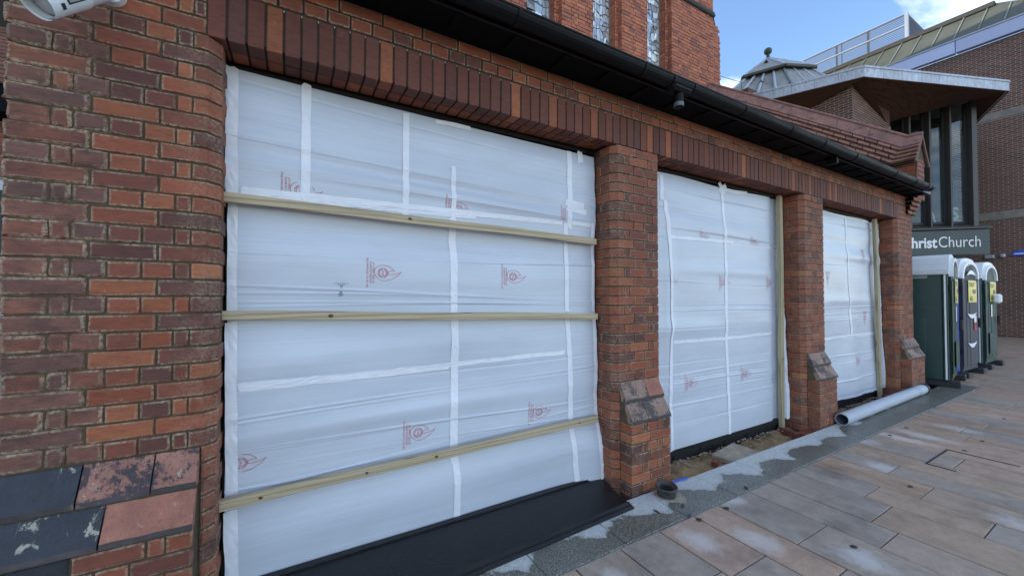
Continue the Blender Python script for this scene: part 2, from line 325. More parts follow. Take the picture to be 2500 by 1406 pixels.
def leaded():
    m, t, b = newmat('antique_leaded_glass')
    r_ = rnd(t)
    setc(b, t, 'Base Color', ramp(t, r_, [(0, (0.45, 0.49, 0.53)), (0.25, (0.60, 0.63, 0.64)), (0.45, (0.34, 0.40, 0.47)), (0.7, (0.74, 0.75, 0.72)), (0.9, (0.52, 0.56, 0.6))], True))
    setc(b, t, 'Roughness', ramp(t, r_, [(0, 0.12), (1, 0.3)])); b.inputs['Specular IOR Level'].default_value = 1.0
    b.inputs['Metallic'].default_value = 0.3
    bump(t, b, noi(t, pos(t), 30, 3), 0.004, 0.6)
    return m
m_leaded = leaded()
m_came = M('lead_came', (0.12, 0.125, 0.14), 0.6, 0.3, 9)

# ------------------------------------------------------------------ builders
class MB:
    def __init__(s): s.v = []; s.f = []; s.e = []; s.mi = []
    def add(s, vs, fs, edge=None, mi=0):
        o = len(s.v); s.v += [tuple(v) for v in vs]; s.f += [tuple(i + o for i in f) for f in fs]
        s.e += list(edge) if edge is not None else [0.0] * len(vs); s.mi += [mi] * len(fs); return s
    def box(s, a, b, mi=0, M4=None):
        x0, y0, z0 = a; x1, y1, z1 = b
        vs = [Vector(p) for p in ((x0, y0, z0), (x1, y0, z0), (x1, y1, z0), (x0, y1, z0), (x0, y0, z1), (x1, y0, z1), (x1, y1, z1), (x0, y1, z1))]
        if M4: vs = [M4 @ v for v in vs]
        return s.add(vs, [(0, 3, 2, 1), (4, 5, 6, 7), (0, 1, 5, 4), (1, 2, 6, 5), (2, 3, 7, 6), (3, 0, 4, 7)], mi=mi)
    def bbox(s, a, b, bv=0.004, mi=0, M4=None):   # box with bevelled edges
        bm = bmesh.new(); bmesh.ops.create_cube(bm, size=1)
        c = [(a[i] + b[i]) / 2 for i in range(3)]; d = [abs(b[i] - a[i]) for i in range(3)]
        for v in bm.verts: v.co = Vector([c[i] + v.co[i] * d[i] for i in range(3)])
        bmesh.ops.bevel(bm, geom=bm.edges[:], offset=min(bv, min(d) * 0.45), segments=1, affect='EDGES')
        if M4: bmesh.ops.transform(bm, matrix=M4, verts=bm.verts)
        return s.bm(bm, mi)
    def bm(s, bm, mi=0):
        bm.verts.index_update(); s.add([v.co[:] for v in bm.verts], [[v.index for v in f.verts] for f in bm.faces], mi=mi); bm.free(); return s
    def prism(s, poly, ext, mi=0):     # planar polygon (3D points) extruded by vector
        n = len(poly); e = Vector(ext); p = [Vector(q) for q in poly]
        vs = p + [q + e for q in p]
        return s.add(vs, [tuple(range(n))[::-1], tuple(range(n, 2 * n))] + [(i, (i + 1) % n, n + (i + 1) % n, n + i) for i in range(n)], mi=mi)
    def tube(s, pts, r, seg=10, cap=True, mi=0, radii=None, flat=1.0):
        pts = [Vector(p) for p in pts]; rings = []
        for i, p in enumerate(pts):
            t_ = (pts[min(i + 1, len(pts) - 1)] - pts[max(i - 1, 0)]).normalized()
            ref = Vector((0, 0, 1)) if abs(t_.z) < 0.9 else Vector((1, 0, 0))
            a = t_.cross(ref).normalized(); b = a.cross(t_).normalized()
            rr = radii[i] if radii else r
            rings.append([p + (a * math.cos(2 * math.pi * k / seg) + b * math.sin(2 * math.pi * k / seg) * flat) * rr for k in range(seg)])
        vs = [v for q in rings for v in q]; fs = []
        for i in range(len(rings) - 1):
            for k in range(seg): fs.append((i * seg + k, i * seg + (k + 1) % seg, (i + 1) * seg + (k + 1) % seg, (i + 1) * seg + k))
        if cap: fs += [tuple(range(seg))[::-1], tuple(range((len(rings) - 1) * seg, len(rings) * seg))]
        return s.add(vs, fs, mi=mi)
    def lathe(s, prof, c, seg=24, mi=0):   # (r, z) profile about a vertical axis
        vs = [(c[0] + r * math.cos(2 * math.pi * k / seg), c[1] + r * math.sin(2 * math.pi * k / seg), c[2] + z) for r, z in prof for k in range(seg)]
        fs = [(i * seg + k, i * seg + (k + 1) % seg, (i + 1) * seg + (k + 1) % seg, (i + 1) * seg + k) for i in range(len(prof) - 1) for k in range(seg)]
        return s.add(vs, fs, mi=mi)
    def mesh(s, name, mats=None, smooth=False):
        me = bpy.data.meshes.new(name); me.from_pydata(s.v, [], s.f)
        if any(s.e):
            a = me.attributes.new('edge', 'FLOAT', 'POINT'); a.data.foreach_set('value', s.e)
        for m in (mats if isinstance(mats, (list, tuple)) else [mats]): me.materials.append(m)
        if len(set(s.mi)) > 1: me.polygons.foreach_set('material_index', s.mi)
        if smooth: me.polygons.foreach_set('use_smooth', [True] * len(me.polygons))
        me.update(); return me
    def build(s, name, mats, parent=None, smooth=False, **kw):
        return link(name, s.mesh(name, mats, smooth), parent, **kw)

def link(name, data, parent=None, loc=None, rot=None, label=None, cat=None, group=None, kind=None):
    o = bpy.data.objects.new(name, data); COL.objects.link(o)
    if parent: o.parent = parent
    if loc: o.location = loc
    if rot: o.rotation_euler = rot
    return tag(o, label, cat, group, kind)
def tag(o, label=None, cat=None, group=None, kind=None):
    if label: o['label'] = label
    if cat: o['category'] = cat
    if group: o['group'] = group
    if kind: o['kind'] = kind
    return o
def thing(name, label, cat, loc=(0, 0, 0), rz=0, group=None):
    return link(name, None, None, loc, (0, 0, rz), label, cat, group)

def text_geo(txt, bold=0.0, ext=0.0):
    c = bpy.data.curves.new('t', 'FONT'); c.body = txt; c.size = 1; c.offset = bold; c.extrude = ext; c.resolution_u = 3
    o = bpy.data.objects.new('t', c); COL.objects.link(o)
    dg = bpy.context.evaluated_depsgraph_get(); me = o.evaluated_get(dg).to_mesh()
    vs = [v.co.copy() for v in me.vertices]; fs = [tuple(p.vertices) for p in me.polygons]
    o.evaluated_get(dg).to_mesh_clear(); bpy.data.objects.remove(o); bpy.data.curves.remove(c)
    return vs, fs
def stroke(pts, wd, closed=False):     # 2D polyline to a flat ribbon
    n = len(pts); vs = []; fs = []
    for i in range(n):
        a = Vector(pts[(i - 1) % n] if closed or i else pts[0]); b = Vector(pts[(i + 1) % n] if closed or i < n - 1 else pts[-1])
        t_ = (b - a).normalized(); nn = Vector((-t_.y, t_.x)) * wd / 2; p = Vector(pts[i])
        vs += [p + nn, p - nn]
    for i in range(n if closed else n - 1):
        j = (i + 1) % n; fs.append((2 * i, 2 * i + 1, 2 * j + 1, 2 * j))
    return vs, fs

# brick with bevelled visible faces; outl = plan outline, left to right as seen from outside
def brick_geo(outl, h, jit=0.0012, bv=0.0035, depth=0.03, hi=True, rng=random):
    P = [Vector(p) for p in outl]; n = len(P)
    T = [(P[i + 1] - P[i]).normalized() for i in range(n - 1)]
    Nn = [Vector((t_.y, -t_.x)) for t_ in T]
    def vn(i):
        if i == 0: return Nn[0]
        if i == n - 1: return Nn[-1]
        m = (Nn[i - 1] + Nn[i]).normalized(); return m / max(0.4, m.dot(Nn[i]))
    cols = []      # (point, normal, edge, bevel side shift)
    cols.append((P[0] - Nn[0] * depth, Nn[0], 1, 0)); cols.append((P[0] - Nn[0] * bv, Nn[0], 1, 0)); cols.append((P[0] + T[0] * bv, Nn[0], 1, 1))
    if hi: cols.append((P[0] + T[0] * (bv + 0.007), Nn[0], 0, 1))
    for i in range(1, n - 1): cols.append((P[i], vn(i), 0.35, 1))
    if hi: cols.append((P[-1] - T[-1] * (bv + 0.007), Nn[-1], 0, 1))
    cols.append((P[-1] - T[-1] * bv, Nn[-1], 1, 1)); cols.append((P[-1] - Nn[-1] * bv, Nn[-1], 1, 0)); cols.append((P[-1] - Nn[-1] * depth, Nn[-1], 1, 0))
    rows = [(0, 1, 1), (bv, 0, 1), (bv + 0.006, 0, 0), (h - bv - 0.006, 0, 0), (h - bv, 0, 1), (h, 1, 1)] if hi else [(0, 1, 1), (bv, 0, 1), (h - bv, 0, 1), (h, 1, 1)]
    vs = []; ed = []; nc = len(cols)
    for z, ins, re in rows:
        for p, nn, ce, fr in cols:
            q = p - nn * (bv if ins and fr else 0)
            vs.append((q.x + rng.uniform(-jit, jit), q.y + rng.uniform(-jit, jit), z + rng.uniform(-jit, jit))); ed.append(float(max(re, ce)))
    fs = [(r * nc + c, r * nc + c + 1, (r + 1) * nc + c + 1, (r + 1) * nc + c) for r in range(len(rows) - 1) for c in range(nc - 1)]
    fs.append(tuple(range(nc))[::-1]); fs.append(tuple(range((len(rows) - 1) * nc, len(rows) * nc)))
    return vs, fs, ed

BH = 0.0743; JT = 0.009; HB = BH - JT      # course, joint, brick height
_cache = {}
def brick_obj(name, outl, z, parent, mat, h=HB, old=False, yj=0.0014):
    x0 = outl[0][0]; y0 = outl[0][1]
    rel = tuple((round(x - x0, 4), round(y - y0, 4)) for x, y in outl)
    key = (rel, round(h, 4), old, random.randrange(4))
    if key not in _cache:
        rg = random.Random(hash(key) & 0xffff)
        g = MB(); g.add(*brick_geo(rel, h, 0.003 if old else 0.0013, 0.007 if old else 0.0035, rng=rg)); _cache[key] = g.mesh(name, m_red)
    o = link(name, _cache[key], parent, (x0 + random.uniform(-.0008, .0008), y0 + random.uniform(-yj, yj), z + JT / 2 + random.uniform(-.0008, .0008)), (0, 0, 0))
    o.rotation_euler = (0, random.uniform(-.006, .006), 0)
    o.material_slots[0].link = 'OBJECT'; o.material_slots[0].material = mat
    return o
def pick(po=0.07, pp=0.22):
    q = random.random(); return m_orange if q < po else (m_plum if q < po + pp else m_red)

# flat field of joined bricks: origin, unit direction, width, height range, outward normal
def field(mb, org, ud, width, z0, z1, nrm, bl=0.215, bh=0.065, jt=0.010, proud=0.006, mask=None, flemish=True, jit=0.0015):
    u = Vector(ud); nn = Vector(nrm); o = Vector(org); z = z0; r = 0
    while z + bh <= z1 + 0.03:
        x = -((bl + jt) / 2 if (r % 2 and not flemish) else (bl * 0.25 if r % 2 else 0)); k = r
        while x < width:
            L = bl if (not flemish or k % 2 == 0) else (bl - jt) / 2
            a = max(x, 0); b_ = min(x + L, width); zt = min(z + bh, z1)
            if b_ - a > 0.03 and (mask is None or mask((a + b_) / 2, (z + zt) / 2)):
                j = random.uniform(-jit, jit) * 1.5
                q = []
                for (xx, zz) in ((a, z), (b_, z), (b_, zt), (a, zt)):
                    pz = Vector((0, 0, zz + random.uniform(-jit, jit))); pu = u * (xx + random.uniform(-jit, jit))
                    q.append((o + pu + pz + nn * 0.0, o + pu + pz + nn * (proud + j)))
                vs = [p[0] for p in q] + [p[1] for p in q]
                mb.add(vs, [(4, 5, 6, 7), (0, 1, 5, 4), (1, 2, 6, 5), (2, 3, 7, 6), (3, 0, 4, 7)], [1.0] * 8 if False else None)
            x += L + jt; k += 1
        z += bh + jt; r += 1

D = 2.2                     # plane of the pillar faces
SH = 2.43                   # depth of the door frames behind them
# ================================================================== GROUND
g = MB(); g.add([(-60, -60, -0.14), (120, -60, -0.14), (120, 90, -0.14), (-60, 90, -0.14)], [(0, 1, 2, 3)])
g.build('ground', m_joint, kind='structure')
pave = link('pavement', None, None, kind='structure')
jb = MB(); jb.box((-12, -9, -0.139), (9.4, 1.686, -0.006)); jb.box((9.402, -9, -0.139), (26, 7, -0.006))
jb.build('bedding', m_joint, pave)
fwd = Vector((math.sin(R(29.8)), math.cos(R(29.8)), 0)); rgt = Vector((fwd.y, -fwd.x, 0))
def inview(p, mg=0.1):
    q = Vector((p[0], p[1], 0)); d = q.dot(fwd)
    if d < 0.3: return False
    return abs(q.dot(rgt) / d * 945) < 1250 + mg * 945 and (CAM_H - p[2]) / d * 945 < 703 + 160
XJ = [1.03, 1.365, 1.70, 2.04, 2.385, 2.655, 3.04, 3.335, 3.714, 4.02, 4.36, 4.65, 4.98, 5.35, 5.66, 6.0, 6.33, 6.70, 7.02, 7.40]
x = 7.40
while x < 22.4: x += random.choice((0.29, 0.33, 0.36, 0.40)); XJ.append(x)
x = 1.03
while x > -3: x -= random.choice((0.29, 0.33, 0.36)); XJ.insert(0, x)
slabs = []
FIX = {2.04: [1.23, 0.55], 2.655: [1.19, 0.3], 2.385: [0.95], 3.04: [0.93, 0.1], 3.335: [1.065, 0.2], 3.714: [1.22, 0.65], 4.02: [1.005, 0.1], 4.36: [1.28, 0.5], 4.65: [0.62]}
for a, b_ in zip(XJ[:-1], XJ[1:]):
    top = 1.687 if a < 9.4 else 6.5
    ys = [top]
    for q in FIX.get(round(a, 3), []): ys.append(q)
    if len(ys) == 1 and a < 9.4: ys.append(top - random.uniform(0.35, 1.2))
    while ys[-1] > -3.2: ys.append(ys[-1] - random.choice((0.75, 0.9, 1.1, 1.3)))
    for y1, y0 in zip(ys[:-1], ys[1:]):
        if 4.9 < (a + b_) / 2 < 5.7 and y1 < 1.18 and y0 > 0.5 and False: continue
        slabs.append((a, b_, y0, y1))
slabs.sort(key=lambda s_: ((s_[0] + s_[1]) / 2) ** 2 + ((s_[2] + s_[3]) / 2) ** 2)
rest = MB(); nsl = 0
for a, b_, y0, y1 in slabs:
    j = 0.0052; jc = 0.003; dz = random.uniform(-0.0015, 0.0015)
    vis = any(inview((xx, yy, 0)) for xx in (a, b_) for yy in (y0, (y0 + y1) / 2, y1))
    if vis and nsl < 290:
        nsl += 1; s_ = MB(); s_.bbox((-(b_ - a) / 2 + j, -(y1 - y0) / 2 + jc, -0.05), ((b_ - a) / 2 - j, (y1 - y0) / 2 - jc, 0), 0.003)
        s_.build('paving_slab', m_sand, pave, loc=((a + b_) / 2, (y0 + y1) / 2, dz), rot=(random.uniform(-.0015, .0015), random.uniform(-.0015, .0015), 0))
    else: rest.box((a + j, y0 + jc, -0.05), (b_ - j, y1 - jc, dz))
rest.build('far_paving', m_sand, pave, kind='stuff')
kerb = link('granite_edging', None, None, kind='structure')
jb = MB(); jb.box((-4, 1.690, -0.139), (9.4, 2.058, -0.008)); jb.build('bedding', m_limejoint, kerb)
gx = 1.768 - 0.5705 * 8
while gx < 9.35:
    s_ = MB(); s_.bbox((-0.282, -0.178, -0.05), (0.282, 0.178, 0), 0.004)
    s_.build('granite_slab', m_granite, kerb, loc=(gx + 0.2852, 1.8755, 0.002 + random.uniform(-.001, .001))); gx += 0.5705
# sunken service-cover frame in the paving
mc = MB()
mc.box((4.90, 1.172, 0.0005), (5.53, 1.186, 0.005)); mc.box((4.90, 1.0, 0.0005), (4.914, 1.1715, 0.005)); mc.box((5.516, 0.75, 0.0005), (5.53, 1.1715, 0.005))
mc.build('inspection_cover_frame', m_joint, pave)
mc = MB(); mc.box((4.885, 1.19, 0.0005), (5.55, 1.198, 0.003)); mc.box((4.884, 0.99, 0.0005), (4.892, 1.189, 0.003)); mc.build('mortar_fillet', m_limejoint, pave)
for hx, hy in ((2.911, 1.011), (2.66, 1.63), (2.37, 1.64), (4.21, 1.10), (6.15, 1.07), (5.63, 1.09), (7.5, 1.13), (6.03, 1.60), (5.55, 1.60), (7.44, 1.69)):
    lh = MB(); lh.add([(hx + .022 * math.cos(a) * random.uniform(.8, 1.2), hy + .017 * math.sin(a) * random.uniform(.8, 1.2), .0045) for a in [i * math.pi / 6 for i in range(12)]], [tuple(range(12))]); lh.build('lifting_hole', m_joint, pave)
# trench floor of sand between pillars and granite
def bed(x0, x1, seed):
    nx, ny = int((x1 - x0) / 0.02), 18; vs = []; fs = []
    for j in range(ny + 1):
        for i in range(nx + 1):
            xx = x0 + (x1 - x0) * i / nx; yy = 2.060 + (2.50 - 2.060) * j / ny
            hgt = -0.085 + 0.05 * noise.noise((xx * 3 + seed, yy * 5, 0)) + 0.025 * noise.noise((xx * 17, yy * 17, seed)) + 0.012 * noise.noise((xx * 48, yy * 48, seed))
            vs.append((xx, yy, hgt - 0.02 * (1 - j / ny)))
    for j in range(ny):
        for i in range(nx): a = j * (nx + 1) + i; fs.append((a, a + 1, a + nx + 2, a + nx + 1))
    b2 = MB(); b2.add(vs, fs); return b2
b2 = bed(2.66, 5.21, 3); q = bed(5.62, 8.2, 9); b2.add(q.v, q.f)
b2.build('sand_bed', m_soil, kind='stuff', smooth=True)
rb = MB()
for i in range(700):
    xx = random.choice((random.uniform(2.75, 5.1), random.uniform(5.7, 8.0))); yy = 2.39 - abs(random.gauss(0, 0.035)) if random.random() < 0.7 else random.uniform(2.08, 2.38)
    r_ = random.choice((.003, .004, .005, .006, .009, .014)); bm = bmesh.new(); bmesh.ops.create_icosphere(bm, subdivisions=1, radius=r_)
    for v in bm.verts: v.co *= random.uniform(0.6, 1.2); v.co.z *= 0.7
    bmesh.ops.translate(bm, vec=(xx, yy, -0.075 + r_ * 0.3 + (0.02 if yy > 2.3 else 0) + 0.03 * noise.noise((xx * 3, yy * 5, 0))), verts=bm.verts); rb.bm(bm)
rb.build('mortar_rubble', m_rubble, kind='stuff')

# ================================================================== LOW BRICK HALL
hall = thing('brick_hall', 'low red brick hall with pillars, soldier course lintels and black eaves gutter', 'building', (0, 2.2, 0))
def H(mb, name, mats, smooth=False, **kw):
    o = mb.build(name, mats, None, smooth, **kw); o.parent = hall; o.matrix_parent_inverse = Matrix.Translation((0, -2.2, 0)); return o
HI = Matrix.Translation((0, -2.2, 0))
def part(o): o.parent = hall; o.matrix_parent_inverse = HI; return o

# --- left pier
core = MB(); core.prism([(-0.932, D + .008, -0.13), (-0.338, D + .008, -0.13), (-0.294, 2.2535, -0.13), (-0.294, 2.6, -0.13), (-0.932, 2.6, -0.13)], (0, 0, 4.0))
pier = H(core, 'pier', m_mortar)
ORL = {31: 0, 22: 0, 12: 0}
for r in range(0, 42):
    z = r * BH
    inpl = r < 11
    if r % 2 == 0:
        if not inpl:
            brick_obj('brick', [(-0.945 + random.uniform(-.006, .004), D), (-0.7145, D)], z, pier, m_old, HB + .004, True, .003)
            mt = m_orange if r in (30, 20, 16, 12) else (m_plum if r in (32, 26, 22) else m_red)
            brick_obj('brick', [(-0.7055, D), (-0.5025, D)], z, pier, mt)
        if r < 36: brick_obj('squint_brick', [((-0.4935 if not inpl else -0.3395), D), (-0.334, D), (-0.2865, 2.2475), (-0.2865, SH)], z, pier, m_plum if r in (18, 24) else (m_red if random.random() < 0.8 else m_plum))
        elif r >= 36: brick_obj('brick', [(-0.4935, D), (-0.345, D)], z, pier, m_red)
    else:
        if not inpl:
            for (a, b_) in ((-0.94 + random.uniform(-.006, .004), -0.825), (-0.819, -0.7655), (-0.7605, -0.6585)):
                brick_obj('brick', [(a, D), (b_, D)], z, pier, m_old, HB + .004, True, .003)
            for k, (a, b_) in enumerate(((-0.6525, -0.5525), (-0.5465, -0.4465), (-0.440, -0.391))):
                mt = m_orange if (r, k) in ((35, 1), (33, 2), (31, 2), (29, 1), (29, 2), (27, 2), (25, 1), (19, 1), (13, 2)) else pick(0.02, 0.4)
                brick_obj('brick', [(a, D), (b_, D)], z, pier, mt)
        if r < 36: brick_obj('squint_brick', [((-0.384 if not inpl else -0.3395), D), (-0.334, D), (-0.2865, 2.2475), (-0.2865, 2.33)], z, pier, m_orange if r in (31, 21, 15) else pick(0.12, 0.3))
        else: brick_obj('brick', [(-0.384, D), (-0.345, D)], z, pier, m_plum)
# plinth of the pier: two courses of sloping stones over projecting brickwork
pc = MB(); pc.prism([(-1.6, D + .02, -0.13), (-1.6, 2.075, -0.13), (-1.6, 2.075, 0.53), (-1.6, 2.14, 0.675), (-1.6, D + .006, 0.805), (-1.6, D + .02, 0.805)], (1.253, 0, 0))
plinth = H(pc, 'plinth', m_mortar)
def cap(parent, x0, x1, yt, zt, yb, zb, mat, lip=0.022, th=0.05):
    j = 0.003; c = MB(); L = x1 - x0 - 2 * j
    prof = [(yt, zt), (yb, zb + lip), (yb - 0.0005, zb), (yb + th, zb + .001), (yt + 0.02, zt - 0.004)]
    bm = bmesh.new(); n = 7
    rings = []
    for i in range(n + 1):
        xx = L * i / n
        rings.append([bm.verts.new((xx, yy + random.uniform(-.0015, .0015), zz + random.uniform(-.0015, .0015))) for yy, zz in prof])
    m_ = len(prof)
    lips = []
    for i in range(n):
        for k in range(m_):
            fc_ = bm.faces.new((rings[i][k], rings[i][(k + 1) % m_], rings[i + 1][(k + 1) % m_], rings[i + 1][k]))
            if k == 1: lips.append(fc_)
    bm.faces.new(rings[0][::-1]); bm.faces.new(rings[-1]); bmesh.ops.recalc_face_normals(bm, faces=bm.faces)
    bm.faces.index_update(); li = [f.index for f in lips]
    c.bm(bm)
    for q_ in li: c.mi[q_] = 1
    o = c.build('plinth_stone', [mat, m_lipdark], parent, loc=(x0 + j, 0, 0)); return o
Z1, Z2, Z3 = 0.815, 0.672, 0.527
cap(plinth, -1.15, -0.708, D - .004, Z1, 2.128, Z2, m_navy); cap(plinth, -0.708, -0.491, D - .004, Z1, 2.128, Z2, m_pinkdark); cap(plinth, -0.491, -0.340, D - .004, Z1, 2.128, Z2, m_pinkdark)
cap(plinth, -1.15, -0.622, 2.131, Z2 - .008, 2.058, Z3, m_navy); cap(plinth, -0.622, -0.340, 2.131, Z2 - .008, 2.058, Z3, m_pink)
YP = 2.067
for r in range(-1, 7):
    z = r * BH
    rows = [(-0.92, -0.702, m_navy), (-0.694, -0.492, m_red), (-0.483, -0.434, m_red), (-0.425, -0.3435, m_red)] if r % 2 == 0 else [(-0.93, -0.828, m_navy), (-0.82, -0.66 + .02, m_plum), (-0.632, -0.54, m_red), (-0.531, -0.3435, m_plum)]
    for a, b_, mt in rows: brick_obj('brick', [(a, YP), (b_, YP)], z, plinth, mt)

# --- pillars
stuffb = MB()
def pillar(ax, full, right_end=None):
    rx = ax + 0.4535 if right_end is None else right_end     # right arris
    c = MB(); lf = ax - 0.047
    pl = [(lf + .007, 2.55), (lf + .007, 2.2535), (ax + .004, D + .008), (rx - .004, D + .008)]
    pl += [(rx + .040, 2.2535), (rx + .040, 2.55)] if right_end is None else [(rx - .004, 2.55)]
    c.prism([(p[0], p[1], -0.13) for p in pl], (0, 0, 2.80))
    po = H(c, 'pillar', m_mortar)
    def put(name, outl, z, mt=None):
        if full or name == 'squint_brick': brick_obj(name, outl, z, po, mt or pick())
        else:
            vs, fs, ed = brick_geo([(p[0], p[1]) for p in outl], HB, 0.0013, 0.0035, hi=True)
            yj = random.uniform(-.0014, .0014)
            stuffb.add([(v[0], v[1] + yj, v[2] + z + JT / 2) for v in vs], fs, ed)
    W = rx - ax
    for r in range(-1, 36 if right_end is None else 39):
        z = r * BH; low = z < 0.80
        if r >= 36:
            e = .06 if r % 2 else 0.0
            for a, b_ in ((ax + .002, ax + .10 + e), (ax + .109 + e, ax + .31), (ax + .319, ax + .42 + e), (ax + .429 + e, rx)): put('brick', [(a, D), (b_, D)], z)
            continue
        if right_end is not None:
            if r % 2 == 0:
                put('squint_brick', [(lf, SH), (lf, 2.2475), (ax, D), (ax + .06, D)], z)
                xs = [(ax + .069, ax + .17), (ax + .179, ax + .384), (ax + .393, rx - .12), (rx - .111, rx)]
            else:
                put('brick', [(lf, SH), (lf, 2.345)], z)
                put('squint_brick', [(lf, 2.336), (lf, 2.2475), (ax, D), (ax + .165, D)], z)
                xs = [(ax + .174, ax + .276), (ax + .285, rx - .225), (rx - .216, rx)]
            for a, b_ in xs:
                if b_ - a > .02: put('brick', [(a, D), (b_, D)], z)
            continue
        if r % 2 == 0:
            put('squint_brick', [(lf, SH), (lf, 2.2475), (ax, D), (ax + .060, D)], z)
            if not low or True:
                put('brick', [(ax + .0675, D), (ax + .1175, D)], z); put('brick', [(ax + .125, D), (ax + .3285, D)], z); put('brick', [(ax + .336, D), (ax + .386, D)], z)
            put('brick', [(ax + .3935, D), (rx, D)], z)
        else:
            put('brick', [(lf, SH), (lf, 2.345)], z)
            put('squint_brick', [(lf, 2.336), (lf, 2.2475), (ax, D), (ax + .167, D)], z)
            put('brick', [(ax + .1755, D), (ax + .278, D)], z); put('brick', [(ax + .2865, D), (rx, D)], z)
    if right_end is None:          # bricks of the far reveal
        for r in range(-1, 36):
            z = r * BH; rr_ = rx + .047
            for ol in (([(rx + .0005, D + .0005), (rr_, 2.2475), (rr_, SH)],) if r % 2 == 0 else ([(rx + .0005, D + .0005), (rr_, 2.2475), (rr_, 2.336)], [(rr_, 2.345), (rr_, SH)])):
                vs, fs, ed = brick_geo(ol, HB, 0.0013, 0.0035); stuffb.add([(v[0], v[1], v[2] + z + JT / 2) for v in vs], fs, ed)
    # plinth
    x0, x1 = ax + .001, rx - .02
    q = MB(); q.prism([(x0 + .006, D - .002, -0.13), (x0 + .006, 2.085, -0.13), (x0 + .006, 2.085, 0.53), (x0 + .006, 2.14, 0.665), (x0 + .006, D - .002, 0.80)], (x1 - x0 - .012, 0, 0))
    pn = H(q, 'plinth', m_mortar)
    k1 = random.choice((0.66, 0.6)); 
    cap(pn, x0, x0 + (x1 - x0) * k1, D - .004, Z1, 2.132, Z2, m_capstone); cap(pn, x0 + (x1 - x0) * k1, x1, D - .004, Z1, 2.132, Z2, m_pink if full else m_capstone)
    cap(pn, x0, x0 + (x1 - x0) * .40, 2.136, Z2 - .008, 2.066, Z3, m_capstone); cap(pn, x0 + (x1 - x0) * .40, x1, 2.136, Z2 - .008, 2.066, Z3, m_capstone)
    yf = 2.077; w_ = x1 - x0
    for r in range(-1, 7):
        z = r * BH; lft = [(x0, D - .006), (x0, yf)]
        fr = [(0, .46), (.475, 1)] if r % 2 else [(0, .26), (.28, .385), (.405, .64), (.66, .77), (.79, 1)]
        for k, (a, b_) in enumerate(fr):
            ol = ([(x0, D - .006), (x0, yf), (x0 + w_ * b_, yf)] if k == 0 else [(x0 + w_ * a, yf), (x0 + w_ * b_, yf)])
            if full:
                brick_obj('plinth_brick', ol, z, pn, m_orange if (r, k) in ((5, 0), (4, 4), (1, 0), (2, 2)) else pick(.1, .4))
            else:
                vs, fs, ed = brick_geo(ol, HB, 0.0013, 0.0035); stuffb.add([(v[0], v[1], v[2] + z + JT / 2) for v in vs], fs, ed)
    return po
pillar(2.217, True); pillar(5.185, False); pillar(8.106, False, 8.70)
# end wall of the hall (its street front) with a low corner buttress
ew = MB(); ew.box((8.40, 2.212, 0.0), (8.69, 5.69, 3.2)); 
H(ew, 'end_wall', m_mortar)
bt = MB(); bt.bbox((8.665, 2.10, 0), (8.80, 2.30, 0.46), 0.03); H(bt, 'corner_buttress', m_band)

# --- soldier course lintel
lm = MB(); lm.box((-0.342, D + .006, 2.69), (8.40, 2.47, 2.905)); lm.box((-0.95, D + .008, 2.9055), (8.70, 2.47, 3.10))
lint = H(lm, 'lintel', m_mortar_dark)
xs = -0.3385; sw = 0.0665; k = 0
while xs < 8.03:
    if -0.34 < xs: 
        key = ('sold', random.randrange(5))
        if key not in _cache:
            q = MB(); q.bbox((0, 0, 0), (sw, 0.096, 0.225), 0.003)
            q.v = [(v[0] + random.uniform(-.0012, .0012), v[1] + random.uniform(-.0012, .0012), v[2] + random.uniform(-.0012, .0012)) for v in q.v]
            _cache[key] = q.mesh('soldier_brick', m_red)
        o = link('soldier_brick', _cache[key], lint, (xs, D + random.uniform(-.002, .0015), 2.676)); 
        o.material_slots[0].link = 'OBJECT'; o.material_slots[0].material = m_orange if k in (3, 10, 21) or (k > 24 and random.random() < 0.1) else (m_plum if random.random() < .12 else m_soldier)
    xs += sw + 0.0095; k += 1
# second, inner row of soldiers seen from below, and the two courses over the soldiers
inn = MB()
for k2 in range(112):
    xa = -0.3385 + k2 * (sw + .0095); 
    for (a, b_) in ((-0.285, 2.168), (2.719, 5.137), (5.687, 8.057)):
        x1_, x2_ = max(xa, a), min(xa + sw, b_)
        if x2_ - x1_ > .012: inn.bbox((x1_, 2.307, 2.679 + random.uniform(-.001, .001)), (x2_, 2.408, 2.8), 0.004)
xs = -0.94; 
for row, (zb, L, o0) in enumerate(((2.913, 0.1015, 0.0), (2.9875, 0.2135, 0.05))):
    xs = -0.95 + o0
    while xs < 8.6:
        vs, fs, ed = brick_geo([(xs, D), (min(xs + L, 8.69), D)], HB); inn.add([(v[0], v[1], v[2] + zb) for v in vs], fs, ed); xs += L + .0095
inn.build('inner_lintel_brick', m_mixb, lint, kind='stuff')
for k in range(4, 34):
    q = MB(); q.bbox((-.0032, -.001, -.005), (.0032, .012, .005), .001); q.build('weep_vent', m_limejoint, lint, loc=(-0.3385 + k * 0.076 - .0047, D + .001, 2.893))
H(stuffb, 'brickwork', m_mixb, kind='stuff')

